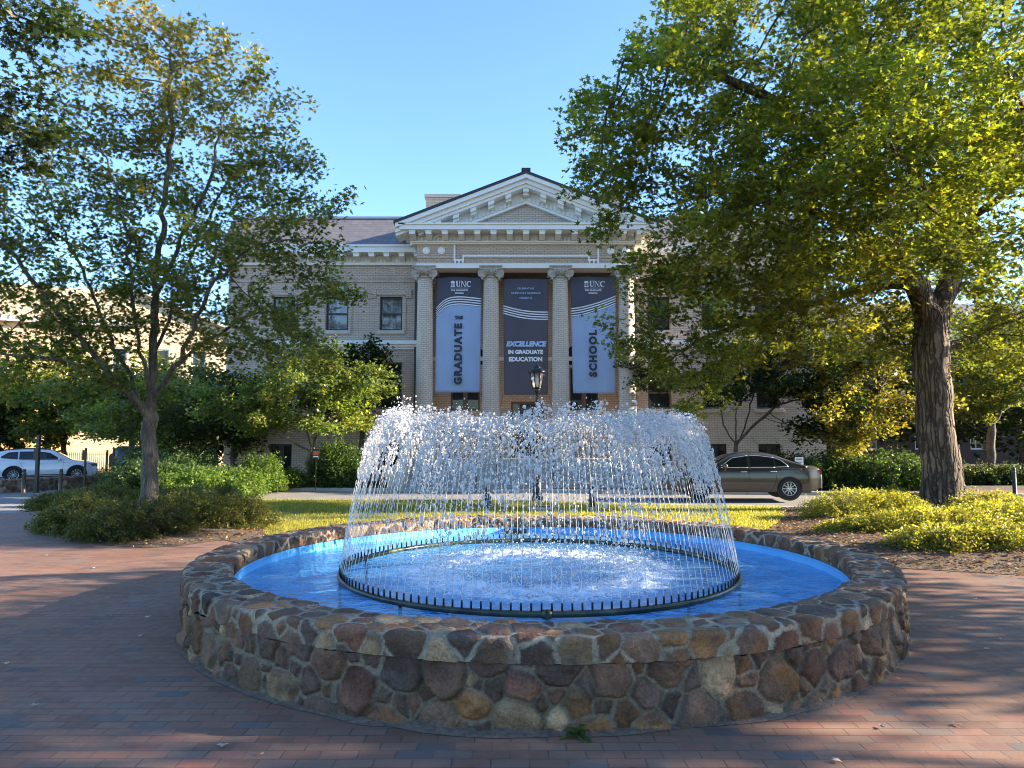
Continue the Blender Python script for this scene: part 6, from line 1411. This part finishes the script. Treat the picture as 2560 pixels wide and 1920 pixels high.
gc = car('parked_car', (c.x, c.y, float(g(cc.x, 45))), yaw, 'dark green boxy car with spare wheel, half hidden behind the hedge at left', 'car', 4.4, 1.9, 1.83,
    [(0, .78), (.1, 1.0), (.5, 1.08), (1.3, 1.12), (2.5, 1.15), (4.3, 1.17), (4.4, 1.1)], [(1.35, 1.1), (1.75, 1.68), (2.2, 1.80), (3.2, 1.81), (4.15, 1.80), (4.38, 1.68)], (.85, 3.45), .40, gp, sill=.38, tumble=.08, boxy=.8,
    wins=[(1.85, 2.6, [(1.85, 1.22), (2.6, 1.22)], [(1.85, 1.5), (2.05, 1.68), (2.6, 1.70)]), (2.7, 3.35, [(2.7, 1.22), (3.35, 1.22)], [(2.7, 1.70), (3.35, 1.70)]), (3.42, 4.15, [(3.42, 1.22), (4.15, 1.22)], [(3.42, 1.70), (4.15, 1.70)])], seams=[(2.65, .5, 2.65, 1.15), (1.7, .5, 1.7, 1.1)], handles=[(2.5, 1.05)], cladding=True)
mb = MB(); mb.lathe([(.25, -.12), (.36, -.12), (.39, -.08), (.39, .08), (.36, .12), (.1, .12)], (4.56, 0, 1.0), 32, axis='x'); mb.build('spare_wheel', M['tyre'], gc, local=True)
# ------------------------------------------------------------------ lamp post
def lamp():
    Y = 21.0; x = XP(1343, Y); z0 = float(g(x, Y)); zt = ZP(913, Y); o = empty('street_lamp', (x, Y, z0), 'black cast iron lamp post with a tapered glass lantern on the lawn before the entrance', 'street lamp')
    zl0, zl1 = ZP(971, Y), ZP(932, Y)
    MB().lathe([(.17, z0), (.17, z0 + .12), (.13, z0 + .16), (.12, z0 + .5), (.075, z0 + .6), (.07, z0 + .75), (.085, z0 + .78), (.06, z0 + .82), (.045, zl0 - .45), (.075, zl0 - .43), (.075, zl0 - .38), (.05, zl0 - .35), (.04, zl0 - .14), (.10, zl0 - .10), (.07, zl0 - .05), (.11, zl0)], (x, Y, 0), 16).tube([(x - .2, Y, zl0 - .40), (x + .2, Y, zl0 - .40)], .014, 6).build('pole', M['blackpaint'], o)
    lan = MB(); R0, R1 = .13, .235; n = 8
    for k in range(n):
        a = 2 * PI * (k + .5) / n; lan.tube([(x + R0 * math.cos(a), Y + R0 * math.sin(a), zl0), (x + R1 * math.cos(a), Y + R1 * math.sin(a), zl1)], .014, 5)
    lan.lathe([(.145, zl0 - .01), (.145, zl0 + .02)], (x, Y, 0), n).lathe([(.25, zl1 - .012), (.27, zl1 + .01), (.27, zl1 + .03), (.16, zl1 + .12), (.11, zl1 + .15), (.12, zl1 + .17), (.05, zl1 + .21), (.02, zl1 + .24), (.04, zl1 + .28), (.012, zl1 + .31), (.008, zt)], (x, Y, 0), 16)
    for k in range(n): a = 2 * PI * (k + .5) / n; lan.tube([(x + .26 * math.cos(a), Y + .26 * math.sin(a), zl1 + .03), (x + .28 * math.cos(a), Y + .28 * math.sin(a), zl1 + .07)], [.016, .004], 5)
    ln = lan.build('lantern', M['blackpaint'], o)
    t = NT('frosted_lamp_glass'); d = t.pbsdf((.75, .74, .68), .25); tl = t.n('ShaderNodeBsdfTranslucent'); tl.inputs[0].default_value = (.8, .79, .72, 1); tr = t.n('ShaderNodeBsdfTransparent'); m1 = t.n('ShaderNodeMixShader'); m1.inputs[0].default_value = .5; t.l(d, m1.inputs[1]); t.l(tl.outputs[0], m1.inputs[2]); m2 = t.n('ShaderNodeMixShader'); m2.inputs[0].default_value = .8; t.l(m1.outputs[0], m2.inputs[1]); t.l(tr.outputs[0], m2.inputs[2]); fg = t.fin(m2.outputs[0])
    gl = MB()
    for k in range(n):
        a, b = 2 * PI * (k + .5) / n, 2 * PI * (k + 1.5) / n; gl.quad((x + R0 * .98 * math.cos(a), Y + R0 * .98 * math.sin(a), zl0 + .01), (x + R0 * .98 * math.cos(b), Y + R0 * .98 * math.sin(b), zl0 + .01), (x + R1 * .98 * math.cos(b), Y + R1 * .98 * math.sin(b), zl1 - .01), (x + R1 * .98 * math.cos(a), Y + R1 * .98 * math.sin(a), zl1 - .01))
    gl.build('lantern_glass', fg, ln); MB().lathe([(.03, zl0 + .05), (.045, zl0 + .15), (.04, zl0 + .3), (.01, zl0 + .36)], (x, Y, 0), 12).build('lamp_bulb', M['white'], ln)
lamp()
# ------------------------------------------------------------------ bollards, posts, signs, low wall, railings
M['bronze'] = plain('weathered_bronze_paint', (.085, .062, .045), .45, var=.25)
def bollard(px, Y, ztop, label, m='bronze', r=.075, group=None):
    x = XP(px, Y); z0 = float(g(x, Y)); zt = ztop; h = zt - z0; o = empty('bollard', (x, Y, z0), label, 'bollard', group)
    MB().lathe([(r * 1.15, z0), (r * 1.15, z0 + .05), (r, z0 + .07), (r * .97, zt - .22), (r * 1.1, zt - .20), (r * 1.1, zt - .17), (r * .95, zt - .15), (r * .8, zt - .12)], (x, Y, 0), 14).build('post', M[m], o)
    MB().lathe([(r * .5, zt - .122), (r * .9, zt - .09), (r * .95, zt - .055), (r * .7, zt - .015), (r * .2, zt)], (x, Y, 0), 14).build('ball_top', M[m], o)
GB = 'bollards at the plaza edge'
bollard(65, 27.6, ZP(1172, 27.6), 'bronze bollard with a ball top standing alone before the low wall and white car', group=GB)
bollard(157, 28.6, ZP(1172, 28.6), 'bronze bollard with a ball top, just left of the shrubs and the slender maple', group=GB)
def blk_bollard(px, Y, yt, label, r, group):
    x = XP(px, Y); z0 = float(g(x, Y)); zt = ZP(yt, Y); o = empty('bollard', (x, Y, z0), label, 'bollard', group)
    MB().lathe([(r * 1.2, z0), (r * 1.2, z0 + .04), (r, z0 + .05), (r, zt - .06), (r * .92, zt - .025), (r * .5, zt)], (x, Y, 0), 16).build('post', M['blackpaint'], o); MB().lathe([(r * 1.04, zt - .16), (r * 1.04, zt - .12)], (x, Y, 0), 16).build('collar', M['bronze'], o)
blk_bollard(1219, 18.4, 1217, 'stout black bollard on the lawn seen through the spray, left of the lamp post', .095, 'black lawn bollards')
blk_bollard(1480, 18.6, 1216, 'stout black bollard on the lawn seen through the spray, right of the lamp post', .085, 'black lawn bollards')
blk_bollard(2530, 23.0, 1168, 'thin black bollard beyond the lime shrubs at the right edge', .06, None)
def post(px, Y, yt, w, label, name='post', panel=None, cat='post'):
    x = XP(px, Y); z0 = float(g(x, Y)); zt = ZP(yt, Y); o = empty(name, (x, Y, z0), label, cat)
    p = MB().box(x - w, x + w, Y - w, Y + w, z0, zt).box(x - w * 1.5, x + w * 1.5, Y - w * 1.5, Y + w * 1.5, z0, z0 + .04).build('post', M['blackpaint'], o, bevel=.006)
    if panel: a, b, c, d, mt = panel; MB().box(XP(a, Y), XP(b, Y), Y - w - .022, Y - w - .004, ZP(d, Y), ZP(c, Y)).build('panel', mt, o, bevel=.006)
    return o
po = post(97, 29.0, 1087, .06, 'tall black square post standing before the white car'); x = XP(97, 29); MB().box(x - .09, x + .09, 28.86, 28.935, ZP(1150, 29), ZP(1120, 29)).build('bracket', M['blackpaint'], po)
post(216, 30, 1120, .035, 'thin black post before the front wheel of the white car', 'sign_post', (211, 221, 1130, 1150, M['blackpaint']), 'sign')
post(286, 31, 1122, .035, 'black post carrying a tall dark sign panel next to the green car', 'sign_post', (276, 288, 1138, 1169, M['blackpaint']), 'sign')
post(1191, 24.6, 1085, .022, 'slim black post at the far kerb seen through the spray, left of the steps')
def small_sign(px, Y, x0, x1, y0, y1, mt, label, bars):
    x = XP(px, Y); z0 = float(g(x, Y)); o = empty('sign', (x, Y, z0), label, 'sign'); zt = ZP(y0, Y)
    MB().box(x - .015, x + .015, Y - .01, Y + .01, z0, zt + .08).build('stake', M['blackpaint'], o); p = MB().box(XP(x0, Y), XP(x1, Y), Y - .03, Y - .012, ZP(y1, Y), zt).build('panel', mt, o)
    for k, (a, b, c, d, bm_) in enumerate(bars): MB().box(XP(a, Y), XP(b, Y), Y - .036, Y - .031, ZP(d, Y), ZP(c, Y)).build('panel_field', bm_, p)
small_sign(791, 25.4, 783, 799, 1122, 1145, M['blackpaint'], 'small black and orange notice on a stake by the pale green dogwood', [(785, 797, 1128, 1137, plain('orange_panel', (.55, .10, .025), .6)), (785, 797, 1140, 1143, M['inkw'])])
small_sign(1996, 24.6, 1985, 2006, 1143, 1162, M['inkw'], 'small white notice on a stake behind the tail of the brown sedan', [(1988, 2003, 1146, 1150, plain('grey_print', (.25, .28, .34), .7)), (1988, 2003, 1154, 1157, plain('grey_print_thin', (.35, .36, .40), .7))])
def low_wall():
    pts = [(-46, 26.6), (-30, 28.6), (XP(10, 30), 30.0), (XP(150, 33), 33.0), (XP(280, 36.5), 36.5)]; V, Fa, T, S = [], [], [], []
    s = 0; cols = []
    for (x0, y0), (x1, y1) in zip(pts[:-1], pts[1:]):
        L = math.hypot(x1 - x0, y1 - y0); n = int(L / .04)
        for k in range(n): t = k / n; cols.append((x0 + (x1 - x0) * t, y0 + (y1 - y0) * t, s + L * t, (y1 - y0) / L, -(x1 - x0) / L))
        s += L
    prof = [(0, z) for z in np.linspace(-.3, .42, 20)] + [(q, .45) for q in np.linspace(.02, .38, 9)] + [(.40, z) for z in np.linspace(.42, -.3, 6)]
    A = np.array(cols); n, m = len(A), len(prof); pr = np.array(prof); arc = np.concatenate([[0], np.cumsum(np.hypot(*np.diff(pr, axis=0).T))])
    Sg, Tg = np.meshgrid(A[:, 2], arc, indexing='ij'); d, col, _ = stonefield(Sg.ravel(), Tg.ravel(), s, arc[-1], .06, .14, 6000, 77, .012, .03); d = d.reshape(n, m)
    nx, ny = A[:, 3], A[:, 4]; offn = -pr[None, :, 0] + np.where(np.arange(m) < 20, 1, np.where(np.arange(m) >= m - 6, -1, 0))[None] * d
    zg = g(A[:, 0], A[:, 1]); Z = zg[:, None] + pr[None, :, 1] + np.where((np.arange(m) >= 20) & (np.arange(m) < m - 6), 1, 0)[None] * d * .5
    V = np.stack([A[:, 0, None] + nx[:, None] * offn, A[:, 1, None] + ny[:, None] * offn, Z], -1).reshape(-1, 3); i = np.arange(n * m).reshape(n, m)
    Fa = np.stack([i[:-1, :-1], i[1:, :-1], i[1:, 1:], i[:-1, 1:]], -1).reshape(-1, 4)
    tag(npmesh('stone_wall', V, Fa, M['rock'], smooth=True, vcol=np.clip(col * 1.7, 0, .7)), 'low rounded fieldstone wall in front of the white car at the far left', 'wall')
low_wall()
def iron_fence():
    o = empty('iron_fence', (-29, 50, -.6), 'black iron railing behind the front of the white car', 'fence'); f = MB(); x0, x1, Y = XP(150, 50), XP(330, 50), 50; z = -.6
    n = int((x1 - x0) / .14)
    for k in range(n): f.box(x0 + k * .14, x0 + k * .14 + .022, Y - .011, Y + .011, z, z + 1.35)
    for q in (.12, 1.2): f.box(x0, x1, Y - .02, Y + .02, z + q, z + q + .04)
    f.build('railing', M['blackpaint'], o)
    p = MB()
    for k in range(4): xx = x0 + (x1 - x0) * k / 3; MB().box(xx - .05, xx + .05, Y - .05, Y + .05, z, z + 1.5).build('fence_post', M['blackpaint'], o)
iron_fence()
def plaque():
    Y = 17.9; x = XP(1350, Y); z0 = float(g(x, Y)); o = empty('stone_marker', (x, Y, z0), 'low pale stone marker set in the lawn at the foot of the lamp post', 'marker')
    MB().box(x - .32, x + .32, Y - .16, Y + .16, z0 - .05, z0 + .10).build('slab', M['kerb'], o, bevel=.02); MB().box(x - .26, x + .26, Y - .11, Y + .11, z0 + .101, z0 + .115).build('plate', M['bronze'], o)
plaque()
